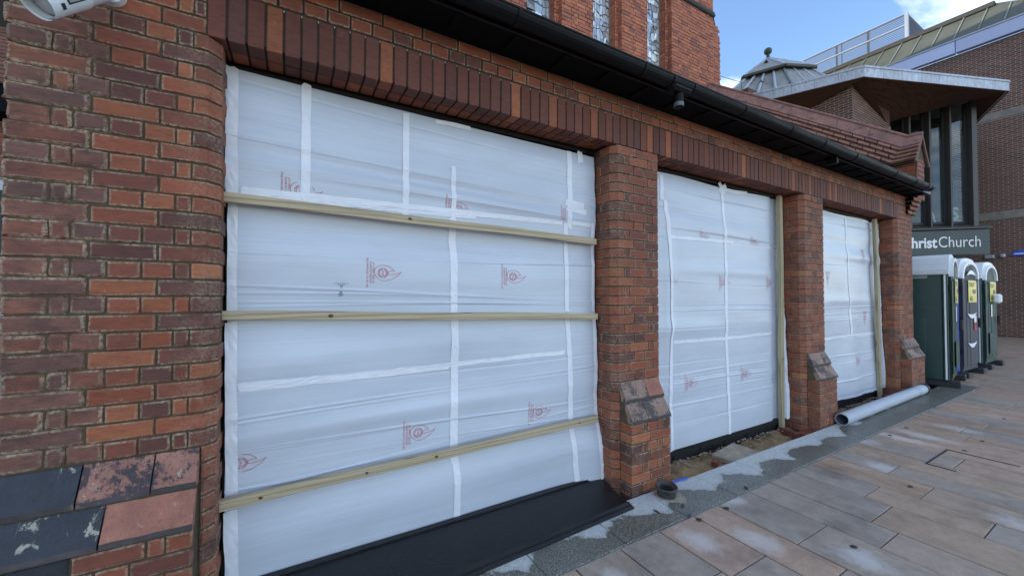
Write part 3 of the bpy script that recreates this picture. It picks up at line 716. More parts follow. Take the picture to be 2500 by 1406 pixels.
# --- eaves: soffit, fascia, gutter
ev = MB(); ev.box((-1.2, 1.975, 3.062), (8.62, 2.47, 3.09)); H(ev, 'soffit', m_soffit)
fb = MB(); fb.box((-1.2, 1.955, 3.050), (8.60, 1.973, 3.19)); H(fb, 'fascia_board', m_black)
rf = MB(); rf.add([(-1.3, 1.94, 3.20), (8.58, 1.94, 3.20), (8.58, 5.70, 5.86), (-1.3, 5.70, 5.86), (-1.3, 1.94, 3.16), (8.58, 1.94, 3.16), (8.58, 5.70, 5.80), (-1.3, 5.70, 5.80)],
   [(0, 1, 2, 3), (7, 6, 5, 4), (0, 4, 5, 1), (1, 5, 6, 2), (2, 6, 7, 3), (3, 7, 4, 0)]); H(rf, 'roof', m_dkroof)
# rafter feet just visible below the soffit near the gable
rr = MB()
for k in range(22): 
    xx = 0.4 + k * 0.38; rr.box((xx, 1.978, 3.045), (xx + .045, 2.16, 3.061))
H(rr, 'rafter_foot', m_soffit, kind='stuff')
gt = MB(); GY, GZ, GR = 1.897, 3.102, 0.058
prof = [(GY + GR * math.cos(a), GZ + GR * math.sin(a)) for a in [math.pi + math.pi * i / 10 for i in range(11)]]
prof = [(GY - GR - .004, GZ + .006), (GY - GR - .004, GZ - .004)] + prof
x0, x1 = -1.3, 8.30; n = len(prof)
vs = [(x0, y, z) for y, z in prof] + [(x1, y, z) for y, z in prof] + [(x0, GY + (y - GY) * .93, GZ + (z - GZ) * .93 + .001) for y, z in prof] + [(x1, GY + (y - GY) * .93, GZ + (z - GZ) * .93 + .001) for y, z in prof]
fs = [(i, n + i, n + i + 1, i + 1) for i in range(n - 1)] + [(2 * n + i, 2 * n + i + 1, 3 * n + i + 1, 3 * n + i) for i in range(n - 1)] + [(0, 2 * n, 3 * n, n)]
gt.add(vs, fs)
gutter = H(gt, 'gutter', m_gutter, smooth=False)
ec = MB(); ec.prism([(8.301, y, z) for y, z in prof[2:]], (.006, 0, 0)); ec.build('end_cap', m_gutter, gutter)
for xx in (0.35, 1.1, 2.13, 2.43, 2.67, 3.36, 4.15, 4.83, 5.6, 6.82, 7.55, 8.04, 8.2):
    c = MB(); pr = [(GY + (y - GY) * 1.10, GZ + (z - GZ) * 1.10) for y, z in prof[2:]]
    pr2 = [(GY + (y - GY) * 1.0, GZ + (z - GZ) * 1.0) for y, z in prof[2:]][::-1]
    c.prism([(xx, y, z) for y, z in pr + pr2], (.022, 0, 0)); c.build('gutter_joint', m_gutter, gutter)
bx = MB(); bx.bbox((2.44, 1.850, 3.02), (2.66, 1.95, 3.075), .02); bx.tube([(2.555, 1.905, 3.03), (2.555, 1.905, 2.945)], .034, 14)
bx.build('outlet', m_gutter, gutter)
sp_ = MB(); sp_.tube([(2.555, 1.905, 2.953), (2.555, 1.905, 2.922)], .037, 16, cap=False); sp_.build('outlet_socket', m_dkmetal, gutter)
bk = MB(); bk.bbox((5.30, 1.93, 2.975), (5.345, 2.03, 3.05), .004); bk.build('gutter_bracket', m_gutter, gutter)

# --- black door frames and the low wall under them
for x0, x1 in ((-0.285, 2.169), (2.719, 5.137), (5.687, 8.057)):
    fr = MB()
    fr.box((x0, SH + .012, -.02), (x1, SH + .05, 2.675))                        # backing panel
    fr.box((x0, 2.415, 2.645), (x1, SH + .011, 2.674)); fr.box((x0, SH - .015, -.02), (x0 + .035, SH + .0115, 2.644)); fr.box((x1 - .035, SH - .015, -.02), (x1, SH + .0115, 2.644))
    fr.box((x0, 2.395, 0.005), (x1, SH + .0112, 0.045))
    H(fr, 'door_frame', m_black)
    lw = MB(); n_ = 6
    for i in range(n_):
        a = x0 + (x1 - x0) * i / n_; b_ = x0 + (x1 - x0) * (i + 1) / n_ - .008
        lw.bbox((a, 2.412 + random.uniform(0, .008), -.13), (b_, 2.48, .003), .01)
    lo = H(lw, 'plinth_wall', m_dpc)
H(MB().box((-.29, 2.49, -.02), (8.06, 2.52, 2.68)), 'backing_wall', m_black)

# --- raking parapet at the right end: wall, kneeler, tiled saddleback coping
SLP = 0.735
par = MB()
par.prism([(8.60, 2.11, 3.02), (8.60, 2.40, 3.02), (8.60, 5.69, 5.44), (8.60, 5.69, 6.2), (8.60, 2.32, 3.70), (8.60, 2.11, 3.70)], (.36, 0, 0))
par.prism([(8.54, 2.115, 3.60), (8.80, 2.115, 4.0), (9.06, 2.115, 3.60)], (0, .25, 0))
for k in range(4): par.bbox((8.44 - .0, 2.17 - .022 * k, 2.775 + k * .066), (8.78, 2.3, 2.836 + k * .066), .006)
par_o = H(par, 'parapet', m_mortar)
pb = MB(); field(pb, (8.61, 2.109, 3.03), (1, 0, 0), .345, 0, .64, (0, -1, 0)); field(pb, (8.599, 2.62, 3.0), (0, -1, 0), .50, .12, .68, (-1, 0, 0))
for k in range(4):
    for i in range(2): pb.bbox((8.44 + i * .172, 2.166 - .022 * k, 2.778 + k * .066), (8.44 + i * .172 + .162, 2.25, 2.833 + k * .066), .006)
pb.build('parapet_brick', m_mixb, par_o, kind='stuff')
def slope_pt(s, t_, gab=False):      # s along the ridge, t across from ridge (0) to foot (1)
    xx = 8.80 - .30 * t_
    if gab: return Vector((xx, s, 4.09 - .46 * t_))
    return Vector((xx, s, 4.10 - .48 * t_ + SLP * (s - (2.256 + .122 * t_))))
def ctile(name, s0, s1, t0, t1, gab, mat, th=.032):
    nrm = Vector((-.83, 0, .55)).normalized() if gab else Vector((-.74, -.36, .56)).normalized()
    # clip at the valley between coping and gablet
    a0, a1 = 2.256 + .122 * t0, 2.256 + .122 * t1
    if not gab:
        p = [slope_pt(max(s0, a0), t0), slope_pt(max(s1, a0 + .004), t0), slope_pt(max(s1, a1 + .004), t1), slope_pt(max(s0, a1), t1)]
    else:
        p = [slope_pt(min(s0, a0), t0, 1), slope_pt(min(s1, a0), t0, 1), slope_pt(min(s1, a1), t1, 1), slope_pt(min(s0, a1), t1, 1)]
    lift = [nrm * .004, nrm * .004, nrm * (.004 + th), nrm * (.004 + th)]
    top = [q + l for q, l in zip(p, lift)]; bot = [q - nrm * .012 for q in p]
    t2 = MB(); t2.add(top + bot, [(0, 1, 2, 3), (7, 6, 5, 4), (0, 4, 5, 1), (1, 5, 6, 2), (2, 6, 7, 3), (3, 7, 4, 0)])
    bm = bmesh.new(); 
    vs_ = [bm.verts.new(v) for v in t2.v]
    for f in t2.f: bm.faces.new([vs_[i] for i in f])
    bmesh.ops.recalc_face_normals(bm, faces=bm.faces); t3 = MB(); t3.bm(bm)
    t3.build(name, mat, par_o)
# coping has its ridge tile band (t 0-.4) and four courses of plain tiles
s = 2.256
while s < 5.6: ctile('ridge_tile', s, min(s + .455, 5.69), 0, .40, False, m_ridge, .02); s += .46
for c in range(4):
    t0 = .39 + c * .155; t1 = t0 + .135; s = 2.26 + (.085 if c % 2 else 0) - .0
    if c % 2: ctile('coping_tile', 2.2, s - .003, t0, t1, False, m_tile)
    while s < 5.5: ctile('coping_tile', s, s + .156, t0, t1, False, m_tile); s += .168
ctile('ridge_tile', 2.085, 2.40, 0, .40, True, m_ridge, .02)
for c in range(4):
    t0 = .39 + c * .155; t1 = t0 + .135
    sp2 = 2.16 + (.07 if c % 2 else 0.0)
    ctile('coping_tile', 2.085, sp2, t0, t1, True, m_tile); ctile('coping_tile', sp2 + .003, 2.40, t0, t1, True, m_tile)
rt_ = MB(); rt_.tube([(8.8, 2.075, 4.095), (8.8, 2.256, 4.105), (8.8, 5.69, 4.105 + SLP * 3.434)], .028, 8); rt_.build('ridge_roll', m_ridge, par_o)
fs_ = MB(); fs_.add([(8.80, 2.24, 4.09), (8.80, 5.69, 4.10 + SLP * 3.43), (9.1, 5.69, 3.62 + SLP * 3.43), (9.1, 2.24, 3.62), (8.8, 2.08, 4.09), (9.1, 2.08, 3.63)], [(0, 1, 2, 3), (4, 0, 3, 5)])
fs_.build('far_coping_slope', m_tile, par_o)
vg = MB(); 
vg.prism([(8.47, 2.075, 3.60), (8.80, 2.075, 4.085), (8.80, 2.075, 4.03), (8.50, 2.075, 3.59)], (0, .022, 0)); vg.prism([(9.12, 2.075, 3.60), (9.09, 2.075, 3.59), (8.80, 2.075, 4.03), (8.80, 2.075, 4.085)], (0, .022, 0))
vg.build('verge_tile', m_tile, par_o)
for k, (y0, z0) in enumerate(((2.13, 3.20), (2.24, 3.285), (2.36, 3.37))):
    fl = MB(); fl.prism([(8.588, y0, z0 - .10), (8.588, y0, z0 + .075), (8.588, y0 + .16, z0 + .095), (8.588, y0 + .30, z0 + .10), (8.588, y0 + .30, z0 - .05)], (.006, 0, 0)); fl.build('lead_flashing', m_lead, par_o)

# ================================================================== PLASTIC SHEETS
def crease_fn(cs, seed, flare=None):
    def f(x, z):
        y = 0.010 * noise.noise((x * 1.1 + seed, z * 1.3, 2.2)) + 0.0028 * noise.noise((x * .8 + seed, z * 7, 7.1)) + 0.0004 * noise.noise((x * .5, z * 40, seed))
        for (xa, za, xb, zb, amp, wd, wob) in cs:
            zc = za + (zb - za) * (x - xa) / (xb - xa) + wob * math.sin(x * 2.1 + za * 9) * .012
            d = (z - zc) / wd
            if abs(d) < 3: y -= amp * math.exp(-d * d) * (0.6 + 0.4 * math.sin(x * 2.2 + za * 17))
        if flare: y += flare(x, z)
        return y
    return f
SY = 2.405
def sheet(x0, x1, z0, z1, f, label, edges=None, group=None, topline=None):
    nz = int((z1 - z0) / .0042); nx = int((x1 - x0) / .05); vs = []; fs = []
    for j in range(nz + 1):
        t_ = j / nz
        for i in range(nx + 1):
            zt = (topline(i / nx) if topline else z1); z = z0 + (zt - z0) * t_
            xl, xr = (edges(z) if edges else (x0, x1)); x_ = xl + (xr - xl) * i / nx
            vs.append((x_, SY + f(x_, z), z))
    for j in range(nz):
        for i in range(nx): a = j * (nx + 1) + i; fs.append((a, a + 1, a + nx + 2, a + nx + 1))
    q = MB(); q.add(vs, fs)
    o = q.build('plastic_sheet', m_sheet, None, True, label=label, cat='plastic sheet', group=group); return o
def tape(parent, f, path, wd, name='tape_strip', lift=.0022, mat=None, wr=1.0):
    pts = [Vector(p) for p in path]; dense = []
    for a, b_ in zip(pts[:-1], pts[1:]):
        n_ = max(2, int((b_ - a).length / .03))
        for i in range(n_): dense.append(a.lerp(b_, i / n_))
    dense.append(pts[-1]); n_ = len(dense); sd_ = random.uniform(0, 90); vs = []
    for i, p in enumerate(dense):
        t_ = (dense[min(i + 1, n_ - 1)] - dense[max(i - 1, 0)]).normalized(); nn = Vector((-t_.y, t_.x))
        ws = (-.5, -.2, .15, .5)
        for k, ww in enumerate(ws):
            j = noise.noise((i * .21 + sd_, k * .7, 0)) * .0025 * wr
            q = p + nn * (ww * wd + j) + (t_ * random.uniform(-.008, .008) if i in (0, n_ - 1) else Vector((0, 0)))
            vs.append((q.x, SY + f(q.x, q.y) - lift - abs(noise.noise((i * .6 + sd_, k * 1.1, 5))) * .0035 * wr, q.y))
    fs = [(i * 4 + k, i * 4 + k + 1, i * 4 + k + 5, i * 4 + k + 4) for i in range(n_ - 1) for k in range(3)]
    q = MB(); q.add(vs, fs); return q.build(name, mat or m_tape, parent, False)
# printed mark: flame outline, ring, letters; U to the right, V up, lettering reads downwards
_t = {}
def tg(s_):
    if s_ not in _t: _t[s_] = text_geo(s_)
    return _t[s_]
FL = [(190, 15), (145, -32), (85, -67), (5, -82), (-35, -72), (-62, -50), (-84, -22), (-92, 5), (-84, 38), (-66, 62), (-35, 76), (5, 81), (55, 70), (95, 43), (118, 16), (98, 21), (75, 22), (56, 13), (47, 1), (52, -12), (72, -17), (115, -12), (155, 0)]
def mark_geo(words=True, flame=True, clipx=None):
    vs = []; fs = []
    def put(v2, f2):
        o = len(vs); vs.extend(v2); fs.extend(tuple(i + o for i in f) for f in f2)
    K = .00057
    if flame:
        pts = [(a * K, b_ * K) for a, b_ in FL]
        put(*stroke(pts, .0026, True))
        put(*stroke([(-.012 * 0 + (-5 * K) + .0295 * math.cos(a), .0295 * math.sin(a)) for a in [i * math.pi / 12 for i in range(24)]], .0014, True))
        put(*stroke([((-5 * K) + .0195 * math.cos(a), .0195 * math.sin(a)) for a in [i * math.pi / 12 for i in range(24)]], .0014, True))
        for i in range(26):      # small ring lettering, too small to read: short radial dashes
            a = i * 2 * math.pi / 26
            if i % 7 == 6: continue
            c_, s_ = math.cos(a), math.sin(a); r0, r1 = .0215, .0275
            put(*stroke([((-5 * K) + r0 * c_, r0 * s_), ((-5 * K) + r1 * c_, r1 * s_)], .0030))
        v, f = tg('LPCB'); wmax = max(p.x for p in v); sc = .030 / wmax
        put([Vector((-.0085 + p.y * sc * 1.25, .015 - p.x * sc)) for p in v], f)
    if words:
        for txt, ln, uu in (('LAY PRINT SIDE UP', .125, -.062), ('FLAME RETARDANT', .128, -.078), ('LPCB APPROVED TO LPS 1207', .178, -.096)):
            v, f = tg(txt); wmax = max(p.x for p in v); sc = ln / wmax
            put([Vector((uu + p.y * sc * 1.15, ln / 2 - p.x * sc)) for p in v], f)
    return vs, fs
MW = mark_geo(); MF = mark_geo(False); MT = mark_geo(True, False)
def printed(parent, f, cx, cz, geo, rot=0, clip=None, mat=None, name='printed_mark', sc=1.0):
    v, fc = geo; ca, sa = math.cos(rot), math.sin(rot); vs = []
    for p in v:
        u, w_ = p[0] * sc, p[1] * sc; x_ = cx + u * ca - w_ * sa; z_ = cz + u * sa + w_ * ca
        vs.append((x_, SY + f(x_, z_) - .0012, z_))
    if clip: fc = [q for q in fc if all(clip(vs[i][0], vs[i][2]) for i in q)]
    q = MB(); q.add(vs, fc); return q.build(name, mat or m_ink, parent)

rs = random.Random(5)
base_cr = [(-.23, 2.6, 2.12, 2.47), (-.23, 2.47, 2.12, 2.335), (-.23, 2.385, 2.12, 2.265), (-.23, 2.29, 2.12, 2.215), (-.22, 2.14, 2.12, 2.096), (-.22, 1.80, 2.12, 1.76), (-.22, 1.703, 2.12, 1.728),
           (-.22, 1.535, 2.12, 1.445), (-.22, 1.50, 2.12, 1.47), (-.22, 1.454, 2.12, 1.421), (-.21, 1.43, 2.1, 1.44), (-.21, .999, 2.11, 1.012), (-.21, .863, 2.11, .929), (-.21, .84, 2.11, .90), (-.21, .706, 2.11, .649), (-.21, .69, 2.11, .66), (-.21, .613, 2.11, .533), (-.21, .509, 2.11, .435), (-.21, .49, 2.1, .60)]
cs1 = [(*c, rs.choice((.0035, .005, -.0035, .006)), rs.choice((.0042, .005, .006)), .5) for c in base_cr] + [(-.22, 2.175, 2.1, 2.10, .016, .035, .5), (-.22, 2.24, 2.1, 2.17, -.010, .03, .5), (-.22, .75, 2.1, .80, .012, .05, .5), (-.22, 1.15, 2.1, 1.22, .022, .12, 0), (-.22, 1.86, 2.1, 1.83, -.018, .08, 0), (-.22, .28, 2.1, .32, .020, .10, 0), (-.22, 2.45, 2.1, 2.36, -.012, .08, 0)]
sst = lambda a, b_, v: max(0, min(1, (v - a) / (b_ - a))) ** 2 * (3 - 2 * max(0, min(1, (v - a) / (b_ - a))))
bays = ((.0, .49), (.51, 1.35), (1.37, 1.93), (1.96, 2.65))
def billow(x, z):
    for a, b_ in bays:
        if a <= z <= b_: return -.022 * math.sin(math.pi * (z - a) / (b_ - a)) ** 1.5 * (.6 + .4 * math.sin(x * 2.3 + a * 5))
    return 0
fl1 = lambda x, z: billow(x, z) -.075 * sst(1.78, 2.2, x) * (1 - sst(.0, .75, z)) - .03 * sst(-.1, -.3, x) * 0
f1 = crease_fn(cs1, 1.7, fl1)
def e1(z): return (-.292 + .020 * sst(2.05, 1.95, z) + .004 * math.sin(z * 9), 2.152 + .012 * sst(.9, .1, z) + .004 * math.sin(z * 7))
G3 = 'plastic sheets over the openings'
sh1 = sheet(-.29, 2.15, .036, 2.64, f1, 'largest white plastic sheet, taped and crossed by three horizontal timber battens', e1, G3, lambda t_: 2.648 - .028 * t_)
for path, wd in (([(-.268, 2.652), (-.262, 2.0)], .052), ([(-.258, 1.96), (-.255, 1.39)], .042), ([(-.257, 1.36), (-.250, .90), (-.246, .43)], .050), ([(-.250, .41), (-.240, .07)], .058),
                 ([(.067, 2.655), (.067, 1.985)], .046), ([(.617, 2.63), (.615, 1.97)], .040), ([(.928, 2.34), (.930, 1.99)], .032), ([(.926, 2.0), (.934, 1.36)], .050), ([(.939, 1.34), (.938, .40)], .052), ([(.945, .42), (.963, -.002)], .045),
                 ([(1.893, 2.62), (1.892, 2.01)], .046), ([(1.858, 2.05), (1.865, 1.36)], .040), ([(1.861, 1.34), (1.90, .45), (1.945, .045)], .045), ([(2.128, 2.08), (2.128, 1.36)], .028), ([(2.132, 1.33), (2.148, .5), (2.165, .04)], .036),
                 ([(-.223, 2.030), (.645, 2.042), (1.22, 2.045), (1.828, 2.050)], .034), ([(-.223, 2.006), (.645, 2.012), (1.1, 2.02)], .022), ([(1.916, 2.061), (2.11, 2.052)], .034),
                 ([(-.224, 1.036), (.295, 1.031), (.92, 1.040), (1.825, 1.056)], .030), ([(-.224, 1.012), (.3, 1.012), (.9, 1.02)], .018), ([(2.0, 2.64), (2.004, 2.55)], .048), ([(.81, 2.618), (1.055, 2.625)], .030), ([(1.85, 2.215), (2.03, 2.20)], .05), ([(1.86, 2.17), (2.06, 2.15)], .04)):
    tape(sh1, f1, path, wd, wr=1.7)
for cx, cz in ((.481, 1.624), (1.383, 1.623), (.704, .633), (1.604, .631)): printed(sh1, f1, cx, cz, MW)
printed(sh1, f1, -.208, .64, MF, clip=lambda x, z: x > -.225)
printed(sh1, f1, .046, 2.061, MW, clip=lambda x, z: z > 2.04 and not (.04 < x < .093)); printed(sh1, f1, .969, 2.061, MW, clip=lambda x, z: z > 2.062); printed(sh1, f1, 1.90, 2.10, MT, clip=lambda x, z: z > 2.066 and x < 1.86)
# pen doodle of a kick scooter
v = []; fcs = []
for pts, cl in (([(-.038, 0), (.038, -.001)], False), ([(-.018, -.004), (-.014, -.010), (.014, -.010), (.018, -.004)], False), ([(-.003, -.011), (-.005, -.055)], False), ([(.004, -.011), (.002, -.055)], False), ([(-.003 + .011 * math.cos(a), -.064 + .010 * math.sin(a)) for a in [i * math.pi / 7 for i in range(14)]], True), ([(-.003 + .004 * math.cos(a), -.063 + .004 * math.sin(a)) for a in [i * math.pi / 4 for i in range(8)]], True)):
    a_, b_ = stroke(pts, .0022, cl); o = len(v); v += a_; fcs += [tuple(i + o for i in q) for q in b_]
printed(sh1, f1, .252, 1.559, (v, fcs), mat=m_pen, name='pen_drawing')

def rcs(x0, x1, n_, seed, skip=()):
    r_ = random.Random(seed); o = []
    for i in range(n_):
        za = r_.uniform(.1, 2.5); o.append((x0, za, x1, za + r_.uniform(-.05, .03), r_.choice((.0035, .005, -.0035, .007)), r_.choice((.0045, .006, .009)), .6))
    for i in range(5): za = r_.uniform(.2, 2.4); o.append((x0, za, x1, za + r_.uniform(-.04, .04), r_.choice((.010, -.010)), .07, 0))
    return o
fl2 = lambda x, z: -.05 * sst(4.95, 5.15, x) * (1 - sst(0, 1.6, z)) + .035 * math.exp(-((x - 4.93) / .06) ** 2) - .02 * math.exp(-((x - 3.05) / .05) ** 2) * sst(2.4, 1.9, z)
f2 = crease_fn(rcs(2.73, 5.13, 17, 4), 8.3, fl2)
def e2(z): return (2.735 + .004 * math.sin(z * 6), 5.118 + .010 * math.sin(z * 5) + .006 * (1 - z / 2.6))
sh2 = sheet(2.735, 5.12, .05, 2.61, f2, 'white plastic sheet with taped cross in middle opening, one upright batten near its right edge', e2, G3, lambda t_: 2.622 + .012 * math.sin(t_ * 9) * .8 - .0 * t_)
for path, wd in (([(2.968, 2.61), (2.974, 2.37)], .045), ([(3.02, 2.38), (3.06, 1.95), (3.085, 1.6), (3.084, 1.187), (3.055, .62), (3.08, .06)], .050), ([(3.905, 2.60), (3.963, 2.056), (3.960, 1.065), (3.998, .03)], .046),
                 ([(3.06, 2.035), (3.977, 2.055), (4.10, 2.05)], .030), ([(4.05, 2.035), (4.954, 2.040)], .022), ([(3.117, 1.052), (3.959, 1.042), (4.93, 1.056)], .030), ([(5.085, 2.60), (5.095, 1.594), (5.10, .04)], .040), ([(3.92, 2.605), (4.12, 2.60), (4.36, 2.615)], .038), ([(3.86, 2.66), (3.96, 2.56)], .05), ([(3.86, 2.57), (3.98, 2.65)], .045)):
    tape(sh2, f2, path, wd, wr=1.6)
for cx, cz in ((3.37, .644), (4.306, .642), (3.934, 1.624), (4.835, 1.634)): printed(sh2, f2, cx, cz, MW, clip=(lambda x, z: abs(x - 3.96) > .024))
printed(sh2, f2, 3.078, 1.629, MF, clip=lambda x, z: x > 3.115); printed(sh2, f2, 3.62, 2.062, MW, clip=lambda x, z: z > 2.062); printed(sh2, f2, 4.52, 2.072, MW, clip=lambda x, z: z > 2.058)
fl3 = lambda x, z: -.03 * sst(7.9, 8.2, x) * (1 - sst(.4, 2.5, z)) + .03 * math.exp(-((x - 7.75) / .07) ** 2) - .02 * sst(.95, .2, z) + .012 * math.sin(x * 7) * sst(2.2, .8, z)
f3 = crease_fn(rcs(5.7, 8.05, 12, 11), 4.4, fl3)
def e3(z): return (5.70 + .004 * math.sin(z * 6), 8.03 + .012 * math.sin(z * 4.2) + .018 * (1 - z / 2.6))
sh3 = sheet(5.70, 8.04, .06, 2.61, f3, 'rightmost white plastic sheet, narrowest in view, with an upright batten and grey pipe below', e3, G3, lambda t_: 2.625 + .01 * math.sin(t_ * 11))
for path, wd in (([(6.83, 2.59), (6.90, 1.614), (6.95, .93)], .045), ([(6.90, 1.3), (6.96, .95)], .06), ([(5.75, .915), (7.04, .922), (7.98, .905)], .030), ([(5.72, .085), (7.9, .06)], .04), ([(7.97, 2.58), (8.0, 1.6), (8.02, .1)], .035), ([(5.75, 2.60), (7.7, 2.605)], .03)):
    tape(sh3, f3, path, wd, wr=1.8)
printed(sh3, f3, 7.399, 2.079, MW, R(-90)); printed(sh3, f3, 7.478, 1.159, MW, R(-90)); printed(sh3, f3, 6.266, 1.717, MW, R(-90)); printed(sh3, f3, 7.137, .544, MW)

# ================================================================== BATTENS
def batten(p0, p1, wd, th, mat, label, knots=(), up=False):
    a, b_ = Vector(p0), Vector(p1); L = (b_ - a).length; d = (b_ - a).normalized()
    t_ = thing('timber_batten', label, 'batten', tuple(a), 0, 'battens holding the plastic sheets')
    q = MB(); n_ = 14; bm = bmesh.new(); rings = []
    side = Vector((0, 1, 0)); upv = side.cross(d).normalized() * (-1 if up else -1)
    for i in range(n_ + 1):
        s_ = L * i / n_; c = d * s_ + Vector((0, .004 * math.sin(i * .5), .002 * math.sin(i * .8)))
        bv = .003; pr = []
        for (u, w_) in ((-.5, -.5), (.5, -.5), (.5, .5), (-.5, .5)):
            pr.append((u * wd + (-bv if u > 0 else bv), w_ * th)); pr.append((u * wd, w_ * th + (-bv if w_ > 0 else bv)))
        pr = [pr[0], pr[2], pr[3], pr[5], pr[4], pr[6], pr[7], pr[1]]
        rings.append([bm.verts.new(c + upv * u + side * w_) for u, w_ in pr])
    for i in range(n_):
        for k in range(8): bm.faces.new((rings[i][k], rings[i][(k + 1) % 8], rings[i + 1][(k + 1) % 8], rings[i + 1][k]))
    bm.faces.new(rings[0]); bm.faces.new(rings[-1]); bmesh.ops.recalc_face_normals(bm, faces=bm.faces); q.bm(bm)
    q.build('timber', mat, t_)
    for k in knots:
        kn = MB(); c = d * (L * k) - side * (th / 2 + .0006); r_ = random.uniform(.006, .011)
        kn.add([c + d * r_ * 1.4 * math.cos(x_) + upv * r_ * math.sin(x_) for x_ in [i * math.pi / 6 for i in range(12)]], [tuple(range(12))[::-1]]); kn.build('knot', m_rubber if False else m_knot, t_)
    return t_
m_knot = M('wood_knot', (0.075, 0.05, 0.025), 0.7, 0.5, 60, 90, 0.001)
BY = 2.345
batten((-.287, BY, 1.972), (2.108, BY, 1.918), .048, .038, m_wood_h, 'highest of the three horizontal timber battens across the largest plastic sheet', (.38, .71))
batten((-.288, BY, 1.392), (2.118, BY, 1.325), .046, .038, m_wood_h, 'middle of the three horizontal timber battens, level with the scooter doodle', (.2, .6))
batten((-.288, BY, .474), (2.118, BY, .520), .050, .038, m_wood_h, 'lowest horizontal timber batten with dark knots near its left end', (.07, .28, .45, .6, .92))
batten((4.975, 2.372, -.07), (4.985, 2.372, 2.66), .062, .042, m_wood_v, 'upright timber batten standing on a loose brick in the middle opening', (.62, .3), True)
batten((7.83, 2.362, -.09), (7.74, 2.362, 2.66), .078, .042, m_wood_v, 'upright timber batten behind the grey pipe in the farthest opening', (.32, .55, .74), True)

# ================================================================== LOOSE THINGS ON THE GROUND
bd = MB(); bd.prism([(2.085, 1.958, .004), (2.145, 2.33, .02), (2.145, 2.36, .02), (-.45, 2.36, .02), (-.45, 1.868, .004)], (0, 0, .022))
bo = bd.build('ramp_board', m_board, label='black threshold board lying along the foot of the largest plastic sheet', cat='board')
lp = MB(); lp.prism([(2.10, 1.945, .0035), (2.085, 1.985, .034), (-.45, 1.895, .034), (-.45, 1.855, .0035)], (0, 0, .006)); lp.build('front_lip', m_board, bo)
up_ = MB(); up_.bbox((-.28, 2.352, .0265), (2.15, 2.39, .052), .003); up_.build('back_upstand', m_board, bo)
def loose_brick(loc, rot, label, mat, dim=(.215, .1025, .065)):
    q = MB(); q.bbox((-dim[0] / 2, -dim[1] / 2, 0), (dim[0] / 2, dim[1] / 2, dim[2]), .005)
    q.build('loose_brick', mat, loc=loc, rot=rot, label=label, cat='brick', group='loose bricks in the trench')
loose_brick((4.93, 2.285, -.135), (0, 0, R(80)), 'loose red brick on edge under the upright batten of the middle opening', m_plum, (.215, .075, .10))
loose_brick((5.10, 2.19, -.12), (0, 0, R(10)), 'loose red brick lying flat against the second pillar beside the upright brick', m_red)
loose_brick((2.70, 2.215, -.10), (0, 0, R(85)), 'red brick standing beside the first pillar behind the clay collar', m_red, (.16, .07, .18))
loose_brick((3.44, 2.21, -.085), (0, 0, R(20)), 'small broken piece of red brick lying on the sand next to the flat slab', m_red, (.075, .05, .045))
loose_brick((7.95, 2.30, -.12), (0, 0, R(5)), 'loose dark brick beside the third pillar at the far end of the pipe', m_plum, (.25, .10, .10))
q = MB(); q.bbox((-.21, -.13, 0), (.21, .13, .045), .006); q.build('loose_slab', m_rubble, loc=(3.76, 2.20, -.075), rot=(R(2), R(-2), R(6)), label='pale concrete slab lying loose on the sand of the middle opening', cat='slab')
pt = MB(); pt.lathe([(.048, .058), (.056, .060), (.064, .066), (.070, .074), (.075, .077), (.079, .072), (.079, .060), (.072, .054), (.066, .046), (.068, .02), (.064, 0), (.05, 0)], (0, 0, 0), 28)
pt.lathe([(.05, .0), (.048, .058)], (0, 0, 0), 28)
pt.build('drain_collar', m_pot, None, True, loc=(2.445, 1.955, .003), rot=(R(3), R(-2), 0), label='dirty black clay drain collar standing on the granite by the first pillar', cat='drain collar')
q = MB(); q.lathe([(.0, .0), (.07, .004), (.105, .002), (.10, 0)], (0, 0, 0), 18); q.v = [(v[0] * random.uniform(.8, 1.2), v[1] * random.uniform(.8, 1.2), v[2]) for v in q.v]; q.build('dirt', m_rubble, loc=(2.46, 1.94, .001), kind='stuff')
bs = MB()
for k in range(4): bs.prism([(k * .012, 0, .004 + k * .004), (.13 + k * .01, -.02, .006 + k * .003), (.13 + k * .01, -.008, .016), (k * .012, .014, .014)], (0, 0, .002))
bs.build('blue_plastic_scrap', m_bluestrip, loc=(2.66, 2.055, .0), label='scrap of blue plastic film on the granite behind the drain collar', cat='plastic scrap')
for (a, b_, c, lab_) in ((2.42, 1.80, 30, 'dark flake of debris on the granite just in front of the clay collar'), (2.20, 1.84, 80, 'thin dark twig of debris on the granite beside the black board corner'), (2.35, 1.70, 10, 'dark flake at the joint between granite edging and sandstone near the first pillar'), (3.07, 1.72, 50, 'dark flake on the granite edging in front of the middle opening')):
    q = MB(); q.prism([(-.03, -.004, 0), (.0, -.012, .002), (.035, 0, 0), (.005, .012, .006)], (0, 0, .004))
    q.build('debris_flake', m_pot, loc=(a, b_, .003), rot=(0, 0, R(c)), label=lab_, cat='debris', group='dark flakes on the granite edging')
